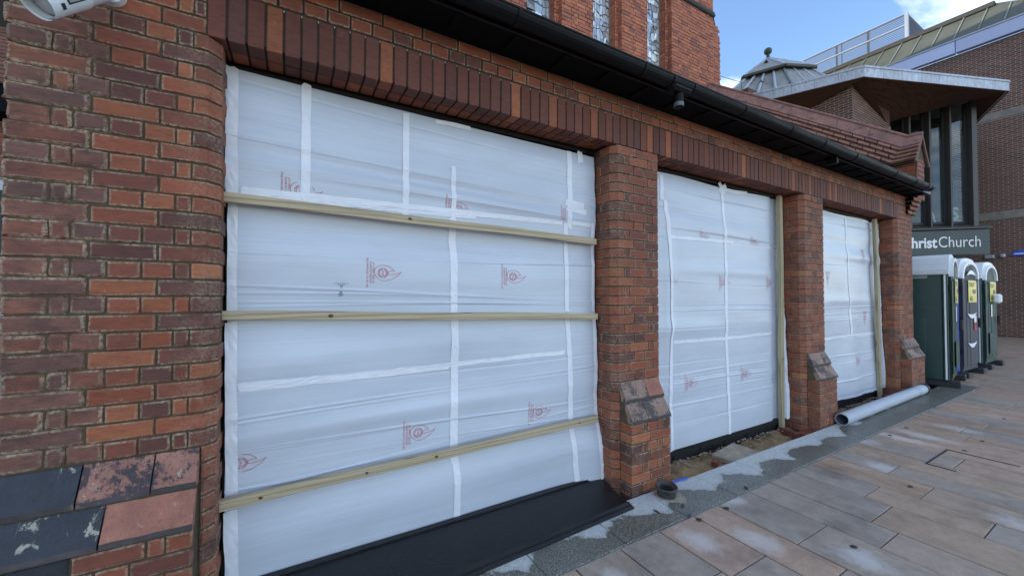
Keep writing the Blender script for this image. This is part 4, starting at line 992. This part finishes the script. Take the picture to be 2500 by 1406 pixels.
# pipe
pa, pb_ = Vector((5.50, 1.995, .071)), Vector((8.42, 2.03, .071))
pip = thing('drain_pipe', 'long pale grey plastic drain pipe lying along the foot of the third opening', 'pipe', tuple(pa))
d = pb_ - pa; dn = d.normalized(); R0 = .067
def pl_(pts, r_, **k): q = MB(); q.tube([dn * p for p in pts], r_, 32, **k); return q
pl_((0, d.length - .1), R0, cap=False).build('pipe_body', m_pipe, pip, True)
pl_((.001, .9), R0 - .007, cap=False).build('inner_bore', M('pipe_bore', (.13, .15, .19), .5, .1, 4), pip, True)
rim = MB(); rim.tube([dn * -.001, dn * .0005], 1, 32, cap=False, radii=[R0 - .007, R0]); rim.build('cut_rim', m_pipe, pip)
pl_((d.length - .42, d.length - .10), R0 + .004, cap=False).build('collar', m_pipe, pip, True)
pl_((d.length - .10, d.length - .03), R0 + .012).build('rubber_seal', m_rubber, pip, True)

# ================================================================== CCTV CAMERA
cc = thing('security_camera', 'white bullet security camera with a grey label on the weathered brick pier', 'security camera', (-.762, 1.95, 2.500))
ax = Vector((.40, .50, .72)).normalized()
q = MB(); q.tube([ax * .0, ax * .23], .050, 24, cap=False); q.tube([ax * .02, ax * .021], .043, 24); q.build('camera_body', m_camw, cc, True)
q = MB(); q.tube([ax * -.012, ax * .15], .054, 24, cap=False, flat=1.0); q.build('sun_shield', m_camw, cc, True)
sd1 = ax.cross(Vector((0, 0, 1))).normalized(); 
nrm = Vector((.35, -.80, -.5)); nrm = (nrm - ax * nrm.dot(ax)).normalized(); tg_ = ax.cross(nrm).normalized()
def curved(u0, u1, a0, a1, r_, name, mat):
    q = MB(); vs = []; n_ = 8
    for i in range(n_ + 1):
        a = a0 + (a1 - a0) * i / n_
        for u in (u0, u1): vs.append(ax * u + (nrm * math.cos(a) + tg_ * math.sin(a)) * r_)
    q.add(vs, [(2 * i, 2 * i + 1, 2 * i + 3, 2 * i + 2) for i in range(n_)]); return q.build(name, mat, cc)
curved(.05, .125, -.45, .42, .0555, 'label_border', m_rubber); curved(.057, .118, -.36, .33, .0562, 'label_plate', m_camg)
curved(.022, .036, .25, .62, .0555, 'slot', m_rubber)
q = MB(); q.tube([ax * .19, ax * .24 + Vector((.01, .03, -.01)), Vector((.105, .235, .235))], .022, 12); q.build('bracket_arm', m_camw, cc, True)
q = MB(); q.tube([Vector((.105, .215, .235)), Vector((.105, .249, .235))], .05, 24); q.build('mounting_base', m_camw, cc)

# ================================================================== CHURCH
ch = thing('church', 'tall orange brick church wall with leaded lancet windows behind the low hall', 'church', (5, 5.7, 0))
CI = Matrix.Translation((-5, -5.7, 0))
def C(mb, name, mats, parent=None, **kw):
    o = mb.build(name, mats, None, **kw); o.parent = parent or ch
    o.matrix_parent_inverse = CI if not parent else Matrix.Identity(4); return o
CY = 5.7; WZ0 = 4.6
ops = [(3.546, 4.334), (5.085, 5.87), (6.62, 7.42)]
cw = MB()
xe = 8.96
segs = [(-4, 3.546), (4.334, 5.085), (5.87, 6.62), (7.42, xe)]
for a, b_ in segs: cw.box((a, CY, 0), (b_, 6.4, 15))
cw.box((-4, 6.0, 0), (xe, 6.4, 4.6)); cw.box((-14, 6.402, 0), (xe, 32, 15.5)); cw.prism([(-14, 6.402, 15.501), (-14, 32, 15.501), (-14, 19.2, 24)], (xe + 14, 0, 0))  # unseen nave body and gable roof, sized to block sun from the right wall
for a, b_ in ops: cw.box((a + .0, CY + .002, 0), (b_, 5.999, 4.6)); cw.box((a, CY, 12.4), (b_, 6.4, 15))
wall = C(cw, 'wall', m_mortar_dark)
cb = MB()
for a, b_ in segs:
    if a < 0: a = 1.5
    field(cb, (a, CY, WZ0), (1, 0, 0), b_ - a, 0, 6.6, (0, -1, 0), proud=.008, jit=.003)
for a, b_ in ops:      # stepped right-hand reveals, seen from the left
    field(cb, (b_, 5.96, WZ0), (0, -1, 0), .26, 0, 6.6, (-1, 0, 0), proud=.008)
    field(cb, (a, 5.70, WZ0), (0, 1, 0), .26, 0, 6.6, (1, 0, 0), proud=.008)
cb_o = MB(); 
C(cb, 'church_brick', m_church, kind='stuff')
for a, b_ in ops:
    q = MB(); q.box((b_ - .10, 5.80, WZ0), (b_ - .009, 5.99, 12.39)); qq = MB(); field(qq, (b_ - .10, 5.80, WZ0), (1, 0, 0), .09, 0, 6.6, (0, -1, 0), bl=.20); field(qq, (b_ - .10, 5.99, WZ0), (0, -1, 0), .18, 0, 6.6, (-1, 0, 0))
    C(q, 'window_jamb', m_mortar_dark); C(qq, 'jamb_brick', m_church, kind='stuff')
# right-hand buttress that widens in its lower half, and the string course
bt = MB(); bt.prism([(xe, CY + .01, 0), (xe + .28, CY + .01, 0), (xe + .28, CY + .01, 7.78), (xe + .03, CY + .01, 8.42), (xe, CY + .01, 8.42)], (0, .9, 0)); bt.box((xe - .02, CY + .012, 8.42), (xe + .03, 6.3, 15)); bt_o = C(bt, 'buttress', m_mortar_dark)
bb = MB(); field(bb, (xe, CY + .01, WZ0), (1, 0, 0), .30, 0, 3.2, (0, -1, 0), proud=.008, jit=.003)
field(bb, (xe, CY + .01, WZ0 + 3.2), (1, 0, 0), .28, 0, .62, (0, -1, 0), proud=.008, mask=lambda x, z: x < .28 - (z) * .40); C(bb, 'buttress_brick', m_church, kind='stuff')
stc = MB(); stc.tube([(7.55, CY - .012, 8.35), (xe + .02, CY - .012, 8.35)], .05, 10); stc.box((7.5, CY - .03, 8.40), (xe + .03, CY + .01, 8.44)); C(stc, 'string_course', m_dkroof)
for a, b_ in ops:
    fr = MB(); fr.box((a, 5.955, WZ0), (b_, 5.975, 12.39)); wo = C(fr, 'window', m_came)
    st = MB(); st.box((b_ - .115, 5.93, WZ0), (b_ - .101, 5.954, 12.39)); st.build('stone_edge', m_band, wo).matrix_parent_inverse = Matrix.Identity(4)
    pn = MB(); rg = random.Random(int(a * 100)); nx = 8; z = 5.0
    cols = [a + (b_ - .12 - a) * i / nx for i in range(nx + 1)]
    grid = []
    while z < 11.0:
        grid.append([(cols[i] + (rg.uniform(-.035, .035) if 0 < i < nx else 0), z + rg.uniform(-.045, .045)) for i in range(nx + 1)]); z += rg.choice((.07, .10, .15, .19))
    for r0, r1 in zip(grid[:-1], grid[1:]):
        i = 0
        while i < nx:
            st_ = 2 if (rg.random() < .2 and i < nx - 1) else 1
            q4 = [r0[i], r0[i + st_], r1[i + st_], r1[i]]; cx = sum(p[0] for p in q4) / 4; cz = sum(p[1] for p in q4) / 4; tx, tz = rg.gauss(0, .10), rg.gauss(0, .10)
            def sh(p): 
                d_ = Vector((p[0] - cx, p[1] - cz)); L_ = d_.length; d_ *= max(.5, (L_ - .009) / L_); return (cx + d_.x, 5.948 + d_.x * tx + d_.y * tz, cz + d_.y)
            ord_ = [sh(p) for p in q4]
            if rg.random() < .35: ord_ = ord_[:3]; pn.add(ord_, [(0, 1, 2)]); pn.add([sh(q4[0]), sh(q4[2]), sh(q4[3])], [(0, 1, 2)])
            else: pn.add(ord_, [(0, 1, 2, 3)])
            i += st_
    pn.build('leaded_pane', m_leaded, wo, kind='stuff').matrix_parent_inverse = Matrix.Identity(4)

# ================================================================== BAY-FRONTED CHURCH CENTRE (canopy, glazed bay)
cen = thing('church_centre', 'modern church centre with lead edged canopy, timber soffit and tall glazed bay', 'building', (19.095, 4.189, 0), R(-44.8))
CW = cen.matrix_world if False else (Matrix.Translation((19.095, 4.189, 0)) @ Matrix.Rotation(R(-44.8), 4, 'Z'))
def B(mb, name, mats, parent=None, **kw):        # bay-local coordinates
    return mb.build(name, mats, parent or cen, **kw)
def Wd(mb, name, mats, **kw):                    # world coordinates
    o = mb.build(name, mats, cen, **kw); o.matrix_parent_inverse = CW.inverted(); return o
def bw(x_, y_, z_): return tuple(CW @ Vector((x_, y_, z_)))
A_ = (14.095, 4.469, 7.706); R_ = (18.925, 2.592, 7.706); W_ = (21.54, 3.72, 7.706); T1 = bw(.94, -.17, 7.985); T0 = bw(-1.53, -.17, 7.505); P_ = (14.331, 4.827, 7.706); PR = (16.97, 4.827, 7.15); LP = (14.33, 5.92, 7.43); L_ = (13.158, 6.49, 7.706); LB = (12.4, 7.9, 7.706)
sf = MB(); sf.add([A_, R_, W_, T1, T0, P_, PR, LP, L_, LB], [(0, 3, 1), (1, 3, 2), (0, 4, 3), (0, 6, 4), (0, 5, 6), (0, 7, 5), (0, 8, 7), (8, 9, 7)])
Wd(sf, 'soffit', m_soffit_wood)
sfb = MB()          # narrow boards under the soffit, following its long side
def strip(a, b_, c, d_):
    v4 = [Vector(q_) + Vector((0, 0, -.004)) for q_ in (a, b_, c, d_)]; sfb.prism(v4, (0, 0, -.012))
def boards(a0, a1, b0, b1, n_):
    a0, a1, b0, b1 = map(Vector, (a0, a1, b0, b1))
    for i in range(n_): u0, u1 = (i + .03) / n_, (i + .97) / n_; strip(a0.lerp(a1, u0), b0.lerp(b1, u0), b0.lerp(b1, u1), a0.lerp(a1, u1))
boards(A_, T0, R_, T1, 16); boards(R_, T1, W_, T1, 9); boards(A_, P_, L_, LP, 5)
Wd(sfb, 'soffit_board', m_soffit_wood, kind='stuff')
def fascia(p0, p1, n_, name='fascia_panel'):
    p0, p1 = Vector(p0), Vector(p1); d_ = (p1 - p0); o_ = Vector((d_.y, -d_.x, 0)).normalized()
    for i in range(n_):
        a = p0.lerp(p1, (i + .006) / n_); b_ = p0.lerp(p1, (i + .994) / n_)
        q = MB(); q.prism([a, b_, b_ - o_ * .06, a - o_ * .06], (0, 0, .26)); q.prism([a + o_ * .02 + Vector((0, 0, .262)), b_ + o_ * .02 + Vector((0, 0, .262)), b_ - o_ * .5 + Vector((0, 0, .262)), a - o_ * .5 + Vector((0, 0, .262))], (0, 0, .055)); Wd(q, name, m_lead)
fascia(A_, R_, 8); fascia(L_, A_, 4); fascia(LB, L_, 2); fascia(R_, W_, 4)
rt2 = MB(); rt2.prism([(p[0], p[1], 7.97) for p in (LB, L_, A_, R_, W_, (21.5, 7.9, 0))], (0, 0, .03)); Wd(rt2, 'canopy_roof', m_leadroof)
pr = MB(); pr.box((14.34, 4.836, 0), (17.3, 7.5, 7.1)); pr.prism([(14.34, 4.836, 7.1), (17.3, 4.836, 7.1), (14.34, 4.836, 7.69)], (0, 1.0, 0)); Wd(pr, 'brick_pier', m_mortar_pale)
pbk = MB(); field(pbk, (14.34, 7.4, 0.02), (0, -1, 0), 2.57, 0, 7.66, (-1, 0, 0), bl=.21, bh=.059, jt=.016, proud=.005, flemish=False); field(pbk, (14.34, 4.836, 0.02), (1, 0, 0), 2.9, 0, 7.66, (0, -1, 0), bl=.21, bh=.059, jt=.016, proud=.005, flemish=False)
pbk2 = pbk
Wd(pbk, 'pier_brick', m_office, kind='stuff')
ms = MB(); ms.box((11.2, 8.0, 0), (22.3, 15, 7.6)); ms.box((12.5, 7.2, 0), (22.3, 8, 7.6)); ms.box((15.8, 8.6, 7.6), (21, 14, 9.8)); Wd(ms, 'rear_block', m_office)  # hidden mass added to keep sun off the ground; top box carries the lantern
# glazed bay, local coordinates (x along the glass, y away from the square)
for i, (a, b_) in enumerate(((-1.42, -1.37), (-.845, -.79), (-.287, -.235), (.265, .318), (.852, .985))):
    q = MB(); q.bbox((a, -.16, 3.745), (b_, .10, 8.05), .006); B(q, 'mullion', m_bronze)
for a, b_ in ((-1.369, -.846), (-.789, -.288), (-.234, .264), (.319, .851)):
    q = MB(); q.box((a + .03, .06, 3.99), (b_ - .08, .075, 7.95)); po = B(q, 'window', m_glass)
    q = MB(); q.box((a, .04, 3.90), (b_, .10, 3.989)); q.box((b_ - .079, .03, 3.99), (b_, .10, 7.95)); q.box((a, .04, 3.99), (a + .029, .10, 7.95)); q.build('window_frame', m_darkm, po)
    q = MB(); q.bbox((a + .06, .32, 4.0), (a + .06 + (b_ - a) * .46, .34, 7.6), .004); q.build('blind', m_blind, po)
q = MB(); q.box((-1.6, 1.2, 3.7), (1.0, 1.22, 8.2)); q.box((-1.6, .1, 3.70), (1.0, 1.2, 3.9)); B(q, 'interior', m_inside)
q = MB(); q.prism([(-1.6, .12, 3.90), (-1.6, -.28, 3.735), (-1.6, -.28, 3.69), (-1.6, .12, 3.69)], (2.86, 0, 0)); B(q, 'sill', m_bronze)
q = MB(); q.box((-1.5, .5, 0), (1.05, 1.5, 3.68)); B(q, 'entrance_wall', m_darkm)
for s_, ww, x0, z0, hh in (('A', .23, -.215, 4.0, .40), ('S', .20, .43, 4.04, .44)):
    v, f = text_geo(s_, .03, .06); mnx = min(p.x for p in v); mxx = max(p.x for p in v); mny = min(p.y for p in v); mxy = max(p.y for p in v)
    q = MB(); q.add([(x0 + (p.x - mnx) / (mxx - mnx) * ww, .115 - p.z * .4, z0 + (p.y - mny) / (mxy - mny) * hh) for p in v], f)
    if s_ == 'S': q.box((.38, .09, 3.992), (.74, .17, 4.03))
    o = q.build('letter_ornament', m_whitep, label='white freestanding letter %s on the sill inside the glazed bay' % s_, cat='ornament', group='letters inside the bay window'); o.matrix_world = CW
# name sign
sg = link('church_sign', None, label='dark grey green fascia sign with white lettering under the glazed bay', cat='sign'); sg.matrix_world = CW
q = MB(); q.bbox((-2.2, -.20, 2.835), (1.217, -.10, 3.665), .004); q.build('sign_board', m_sign, sg)
def word(txt, x0, x1, zb, capz, bold, parent):
    v, f = text_geo(txt, bold, .01); mnx = min(p.x for p in v); mxx = max(p.x for p in v); ch_ = [p for p in v]; mny = 0; mxy = max(p.y for p in v)
    q = MB(); q.add([(x0 + (p.x - mnx) / (mxx - mnx) * (x1 - x0), -.203 - p.z, zb + p.y / mxy * capz) for p in v], f); q.build('lettering', m_whitep, parent)
word('Christ', -1.13, -.165, 3.095, .36, .028, sg); word('Church', -.125, .978, 3.095, .36, -.004, sg)

# ================================================================== LANTERN ROOF WITH BALL FINIAL
ln = thing('lantern_roof', 'lead covered lantern roof with round ball finial behind the canopy', 'roof', (18.6, 9, 9.8))
LI = Matrix.Translation((-18.6, -9, -9.8))
def Lr(mb, name, mats, **kw): o = mb.build(name, mats, ln, **kw); o.matrix_parent_inverse = LI; return o
ap = Vector((19.17, 9.52, 12.52)); rg_ = Vector((20.93, 8.92, 12.50)); el = Vector((17.99, 9.99, 11.56)); ecn = Vector((18.53, 8.53, 11.52)); er = Vector((19.91, 7.97, 11.56)); eb = Vector((21.6, 9.2, 11.56)); eb2 = Vector((19.6, 11.2, 11.56))
q = MB(); q.add([ap, rg_, el, ecn, er, eb, eb2], [(0, 2, 3), (0, 3, 4, 1), (1, 4, 5), (0, 6, 2), (0, 1, 5, 6)]); Lr(q, 'upper_roof', m_leadroof)
ring = [el, ecn, er, eb, eb2]
q = MB()
for a, b_ in zip(ring, ring[1:] + ring[:1]): q.prism([a, b_, b_ - Vector((0, 0, .10)), a - Vector((0, 0, .10))], (Vector((b_.y - a.y, a.x - b_.x, 0)).normalized() * .08)[:])
q.add([p - Vector((0, 0, .05)) for p in ring], [(4, 3, 2, 1, 0)])
Lr(q, 'eaves', m_copper)
tl, tcn, tr = Vector((18.203, 9.984, 11.50)), Vector((18.72, 8.70, 11.50)), Vector((19.93, 8.12, 11.50)); bl_, bcn, br_ = Vector((15.69, 9.75, 9.7)), Vector((17.7, 7.75, 9.7)), Vector((19.4, 6.6, 9.7)); bx_ = Vector((22, 10, 9.7)); tx_ = Vector((21.3, 9.4, 11.5))
q = MB(); q.add([tl, tcn, tr, bl_, bcn, br_, bx_, tx_], [(0, 3, 4, 1), (1, 4, 5, 2), (2, 5, 6, 7), (7, 6, 3, 0)]); Lr(q, 'lower_roof', m_leadroof)
for (t0, t1, b0, b1, n_) in ((tl, tcn, bl_, bcn, 4), (tcn, tr, bcn, br_, 3)):
    for i in range(n_ + 1):
        a = t0.lerp(t1, i / n_); b_ = b0.lerp(b1, i / n_); q = MB(); q.tube([a + Vector((0, 0, .02)), b_ + Vector((0, 0, .02))], .055, 8); Lr(q, 'lead_roll', m_lead)
for a, b_ in ((ap, el), (ap, ecn), (ap, rg_), (rg_, er), (ap.lerp(rg_, .5), ecn.lerp(er, .55))):
    q = MB(); q.tube([a, b_], .05, 8); Lr(q, 'lead_roll', m_lead)
for c in (ap.lerp((el + ecn) / 2, .45), (tl + tcn) / 2 * .55 + (bl_ + bcn) / 2 * .45):
    q = MB(); nn = Vector((-.75, -.55, .3)); sx = Vector((.30, -.45, 0)).normalized() * .10
    q.add([c - sx + nn * .02, c + sx + nn * .02, c + Vector((0, 0, .10)) + nn * .09, c + Vector((0, 0, .07)) - nn * .06], [(0, 1, 2), (0, 2, 3), (1, 3, 2)]); Lr(q, 'roof_vent', m_darkm)
q = MB(); bm = bmesh.new(); bmesh.ops.create_uvsphere(bm, u_segments=20, v_segments=12, radius=.165); bmesh.ops.translate(bm, vec=ap + Vector((0, 0, .30)), verts=bm.verts); q.bm(bm); q.tube([ap, ap + Vector((0, 0, .16))], .05, 10, radii=[.09, .05]); Lr(q, 'finial', m_copper, smooth=True)

# ================================================================== OFFICE BUILDING ON THE RIGHT
of = thing('office_building', 'tall brown brick building with pale blue fascia and green copper roof', 'building', (22.5, 3.5, 0))
OI = Matrix.Translation((-22.5, -3.5, 0))
def Of(mb, name, mats, **kw): o = mb.build(name, mats, of, **kw); o.matrix_parent_inverse = OI; return o
q = MB(); q.box((22.5, 0.6, 0), (30, 16, 10.86)); Of(q, 'wall', m_mortar_pale)
ob = MB()
for z0, z1 in ((0.0, 4.25), (4.56, 7.94), (8.24, 10.86)): field(ob, (22.5, 7.6, z0), (0, -1, 0), 6.9, 0, z1 - z0, (-1, 0, 0), bl=.212, bh=.059, jt=.016, proud=.004, flemish=False)
field(ob, (22.5, .6, 0), (1, 0, 0), 7.4, 0, 10.85, (0, -1, 0), bl=.212, bh=.059, jt=.016, proud=.004, flemish=False)
Of(ob, 'wall_brick', m_office, kind='stuff')
for z0, z1 in ((4.262, 4.548), (7.952, 8.228)): q = MB(); q.bbox((22.47, .6, z0), (22.6, 7.8, z1), .01); Of(q, 'stone_band', m_band)
for a, b_ in ((0.6, 4.32), (4.345, 9.5), (9.525, 16)): q = MB(); q.bbox((22.30, a, 10.88), (22.52, b_, 11.36), .01); Of(q, 'fascia_panel', m_lilac)
q = MB(); q.bbox((22.27, .6, 11.362), (22.50, 16, 11.41), .006); Of(q, 'gutter', m_alu)
q = MB(); q.add([(22.33, 1.7, 11.42), (22.33, 16, 11.42), (24, 16, 12.93), (24, 3.6, 12.93), (27, .6, 11.6), (22.33, .6, 11.42)], [(0, 3, 2, 1), (0, 5, 4, 3)]); Of(q, 'roof', m_copper)
for k in range(22):
    y0 = 1.9 + k * .62; yt = max(y0, 3.6 - 0.0); q = MB()
    f0 = 1.0 if y0 >= 3.6 else (y0 - 1.7) / 1.9
    q.tube([(22.36, y0, 11.47), (22.36 + 1.62 * f0, y0, 11.47 + 1.47 * f0)], .022, 6); Of(q, 'roof_seam', m_seam)
q = MB(); q.bbox((23.86, 3.58, 12.86), (24.1, 16, 13.06), .02); Of(q, 'ridge_capping', m_dkroof)
q = MB(); q.tube([(24, 3.58, 12.93), (22.4, 1.7, 11.46)], .05, 8); Of(q, 'hip_capping', m_dkroof)
# small fittings
for k, (y_, z_, ln_, lab) in enumerate(((3.62, 2.91, .24, 'wide grey bulkhead light on the brown brick wall beside the sign'), (3.31, 2.93, .12, 'small round grey light on the brown brick wall'))):
    t_ = thing('wall_light', lab, 'wall light', (22.47, y_, z_), 0)
    q = MB(); q.bbox((-.14, -ln_ / 2, -.07), (-.02, ln_ / 2, .07), .03); q.build('housing', m_alu, t_); q = MB(); q.bbox((-.02, -.05, -.05), (.02, .05, .05), .004); q.build('bracket', m_darkm, t_)
bsn = link('blue_sign', None, None, (22.46, 2.96, 2.98), None, 'blue hood shaped sign on the brown brick wall', 'sign')
q = MB(); q.prism([(0, .17, -.08), (0, -.28, -.08), (0, -.28, .02), (0, -.18, .11), (0, .06, .11), (0, .15, .0)], (-.05, 0, 0)); q.build('panel', m_bluep, bsn)
q = MB(); q.box((-.056, -.2, -.03), (-.051, .1, .01)); q.build('white_mark', m_whitep, bsn)

# louvred plant screen on that roof
ls = thing('louvre_screen', 'silver louvred plant screen standing on the roof behind the copper slope', 'screen', (24, 6.1, 12.9))
for k in range(15):
    z_ = .06 + k * .082
    if 6 < k < 8: pass
    q = MB(); q.box((-.02, .0, z_), (.03, 7.5, z_ + .022)); q.build('slat', m_slat, ls)
    q = MB(); q.box((.05, -.02, z_), (3.2, .03, z_ + .022)); q.build('slat', m_slat, ls)
for y_, ww in ((-.06, .12), (1.30, .10), (2.36, .04), (2.55, .08), (4.15, .05)): q = MB(); q.bbox((-.05 if ww > .11 else .031, y_, -.1), (.08, y_ + ww, 1.30), .004); q.build('post', m_screen, ls)
q = MB(); q.bbox((-.03, -.05, 1.275), (.06, 7.5, 1.31), .004); q.bbox((-.03, .0, .76), (.045, 7.5, .80), .004); q.build('rail', m_screen, ls)
q = MB(); q.bbox((.061, -.03, 1.275), (3.2, .04, 1.31), .004); q.build('rail', m_screen, ls)
cbl = MB(); cbl.tube([(9.3, 6.5, 7.95), (11.4, 7.0, 8.19), (12.6, 7.05, 8.36), (14.5, 8.2, 8.4)], .008, 5); cbl.build('overhead_cable', m_darkm, label='thin overhead cable crossing the sky from the church to the lantern roof', cat='cable')

# ================================================================== PORTABLE TOILETS
def arch(half, z0, ztop, n_=12):      # arched outline from (half,z0) over the top to (-half,z0)
    return [(half * math.cos(math.pi * i / n_), z0 + (ztop - z0) * math.sin(math.pi * i / n_) ** .8) for i in range(n_ + 1)]
def toilet(loc, rz, body, door, label, kind, blue_trim=False):
    t_ = thing('portable_toilet', label, 'portable toilet', loc, rz, 'portable toilets in a row')
    w_, dp = .55, 1.14       # half width, depth; local front face at y=0, left front corner at x=-.55
    for x0 in (-.57, .34):
        q = MB(); q.bbox((x0, -.13, 0), (x0 + .23, 1.22, .095), .012); q.build('skid', m_rubber, t_)
    q = MB(); q.box((-w_ + .02, .03, .10), (w_ - .02, dp, 1.90)); q.build('body', body, t_)
    for sx in (-1, 1):
        q = MB(); xo = sx * w_
        q.bbox((min(xo, xo - sx * .03), .06, .105), (max(xo, xo - sx * .03), dp + .01, 1.86), .006)
        for (y0, y1, z0, z1) in ((.25, .62, .25, 1.12), (.78, 1.02, .25, 1.12)): q.bbox((min(xo, xo + sx * .014), y0, z0), (max(xo, xo + sx * .014), y1, z1), .012)
        q.prism([(xo, .20, 1.28), (xo, .62, 1.40), (xo, 1.08, 1.40), (xo, 1.08, 1.37), (xo, .62, 1.37), (xo, .20, 1.25)], (sx * .012, 0, 0))
        q.prism([(xo, .20, 1.70), (xo, 1.08, 1.55), (xo, 1.08, 1.53), (xo, .20, 1.68)], (sx * .008, 0, 0))
        sp2 = q.build('side_panel', body, t_)
        for k in range(4):
            q = MB(); q.bbox((min(xo + sx * .001, xo + sx * .009), .22 + k * .22, 1.775), (max(xo + sx * .001, xo + sx * .009), .40 + k * .22, 1.825), .003); q.build('vent_slot', m_camg, sp2)
        q = MB(); q.bbox((min(xo - sx * .05, xo + sx * .01), -.005, .105), (max(xo - sx * .05, xo + sx * .01), .055, 1.86), .008); q.build('corner_post', m_bluep if blue_trim else body, t_)
        if not blue_trim: q = MB(); q.bbox((min(xo + sx * .011, xo + sx * .016), .014, .12), (max(xo + sx * .011, xo + sx * .016), .034, 1.85), .001); q.build('corner_trim', m_whitep, t_)
    if blue_trim:
        q = MB(); q.bbox((-w_ - .013, .06, .12), (-w_ - .003, .60, 1.85), .002); q.build('blue_side', m_bluep, t_)
    # roof: extruded cambered profile with stepped rim
    pr = [(.60, 1.835), (.605, 1.87), (.58, 1.885), (.585, 1.915), (.555, 1.935), (.51, 2.02), (.44, 2.115), (.33, 2.165), (.15, 2.185), (0, 2.19)]
    pr = pr + [(-a, z_) for a, z_ in pr[-2::-1]]
    q = MB(); q.prism([(a, -.02, z_) for a, z_ in pr], (0, dp + .07, 0)); ro = q.build('roof', m_white, t_)
    a1 = arch(.50, 1.80, 2.125); a2 = arch(.435, 1.80, 2.07)
    q = MB(); q.prism([(a, -.065, z_) for a, z_ in a1] + [(a, -.065, z_) for a, z_ in a2[::-1]], (0, .05, 0)); q.build('roof_arch', m_white, ro)
    # door, slightly bowed
    ol = [(.42, .13)] + arch(.42, 1.74, 2.045) + [(-.42, .13)]
    q = MB(); q.prism([(a, -.035, z_) for a, z_ in ol], (0, .05, 0))
    for k in range(5):
        xx = -.36 + k * .18; q.bbox((xx - .085, -.048 - .010 * (1 - abs(k - 2) / 2), .20), (xx + .085, -.034, 1.74), .008)
    do = q.build('door', door, t_)
    q = MB(); q.bbox((-.46, -.03, .10), (.46, .02, .128), .004); q.build('threshold', door, t_)
    fy = -.0645
    for z_ in (.42, .98, 1.56): q = MB(); q.bbox((-.455, -.05, z_), (-.405, -.015, z_ + .11), .006); q.build('hinge', m_rubber, do)
    st = MB(); st.box((-.20, fy - .002, 1.36), (.30, fy, 1.77)); so = st.build('sticker', m_yellow, do)
    lt = MB()
    for txt, x0, z_, hh in (('TOILET', -.18, 1.655, .075), ('0800', .03, 1.525, .08), ('606', -.14, 1.39, .09)):
        v, f = text_geo(txt, .03); my = max(p.y for p in v); lt.add([(x0 + p.x / my * hh, fy - .003, z_ + p.y / my * hh) for p in v], f)
    lt.build('print', m_ptext, so)
    if kind == 'grey':
        for z_, up in ((1.86, 1), (1.16, -1), (.62, -1)):
            n_ = 12; a = []; b_ = []
            for i in range(n_ + 1):
                x_ = -.27 + .54 * i / n_; c = 1 - (2 * i / n_ - 1) ** 2
                a.append((x_, fy - .003, z_ + up * .10 * c)); b_.append((x_, fy - .003, z_ + up * .025 * c))
            q = MB(); q.prism(a + b_[::-1], (0, .004, 0)); q.build('white_crescent', m_whitep, do)
        q = MB(); q.box((.12, fy - .002, .98), (.26, fy, 1.10)); q.build('label', m_whitep, do); q = MB(); q.box((.12, fy - .002, .84), (.26, fy, .975)); q.build('red_label', m_redp, do)
    else:
        q = MB(); q.box((-.14, fy - .002, 1.05), (-.05, fy, 1.30)); q.build('label', m_whitep, do)
        q = MB(); q.bbox((-.30, fy - .006, .30), (.30, fy, .72), .02); q.build('door_recess', door, do)
    q = MB(); q.bbox((.33, fy - .05, .88), (.38, fy, 1.06), .012); q.build('handle', m_rubber, do)
    if kind == 'dispenser':
        q = MB(); q.bbox((-.02, fy - .11, 1.33), (.16, fy, 1.52), .03); q.build('dispenser', m_whitep, do)
    return t_
c8, s8 = math.cos(R(7.8)), math.sin(R(7.8))
toilet((9.29 + .55 * c8, 1.95 + .55 * s8, .0), R(7.8), m_green, m_greendoor, 'nearest dark green portable toilet with white roof beside the last pillar', 'plain')
toilet((10.53 + .56, 2.08, 0), R(-1), m_bluep, m_greyp, 'portable toilet with grey door and blue side in the middle of the row', 'grey', True)
toilet((12.20 + .56, 2.10, 0), R(0), m_green, m_greendoor, 'farthest dark green portable toilet with a white dispenser on its door', 'dispenser')

# ================================================================== NEIGHBOUR SEEN PAST THE LEFT EDGE
nb = thing('neighbouring_house', 'sliver of neighbouring brick building with ribbed tile roof at the far left edge', 'building', (-3, 4, 0))
NI = Matrix.Translation((3, -4, 0))
def Nb(mb, name, mats, **kw): o = mb.build(name, mats, nb, **kw); o.matrix_parent_inverse = NI; return o
q = MB(); q.box((-8, 4.02, 0), (-1.2, 7, 2.70)); Nb(q, 'wall', m_mortar_pale)
q = MB(); field(q, (-2.6, 4.02, 2.30), (1, 0, 0), 1.3, 0, .38, (0, -1, 0), proud=.008); field(q, (-2.6, 4.02, 1.02), (1, 0, 0), 1.3, 0, .26, (0, -1, 0), proud=.008); Nb(q, 'wall_brick', m_church, kind='stuff')
q = MB(); q.box((-8, 3.80, 2.68), (-1.2, 4.1, 2.85)); Nb(q, 'eaves_board', m_soffit)
for k in range(15):
    q = MB(); z_ = 2.86 + k * .047; q.bbox((-4, 3.78 + k * .05, z_), (-1.2, 3.95 + k * .05, z_ + .03), .008); Nb(q, 'roof_tile_course', m_tile)
q = MB(); q.bbox((-2.5, 3.97, 1.35), (-1.3, 4.015, 2.27), .005); wo = Nb(q, 'window', m_alu)
q = MB(); q.box((-2.44, 3.963, 1.42), (-1.36, 3.969, 2.2)); Nb(q, 'pane', m_darkm)
q = MB(); q.bbox((-2.5, 3.7, .55), (-1.25, 3.9, .80), .02); q.build('blue_crate', m_bluep, label='blue plastic box partly hidden behind the weathered pier at far left', cat='box', loc=(0, 0, 0))
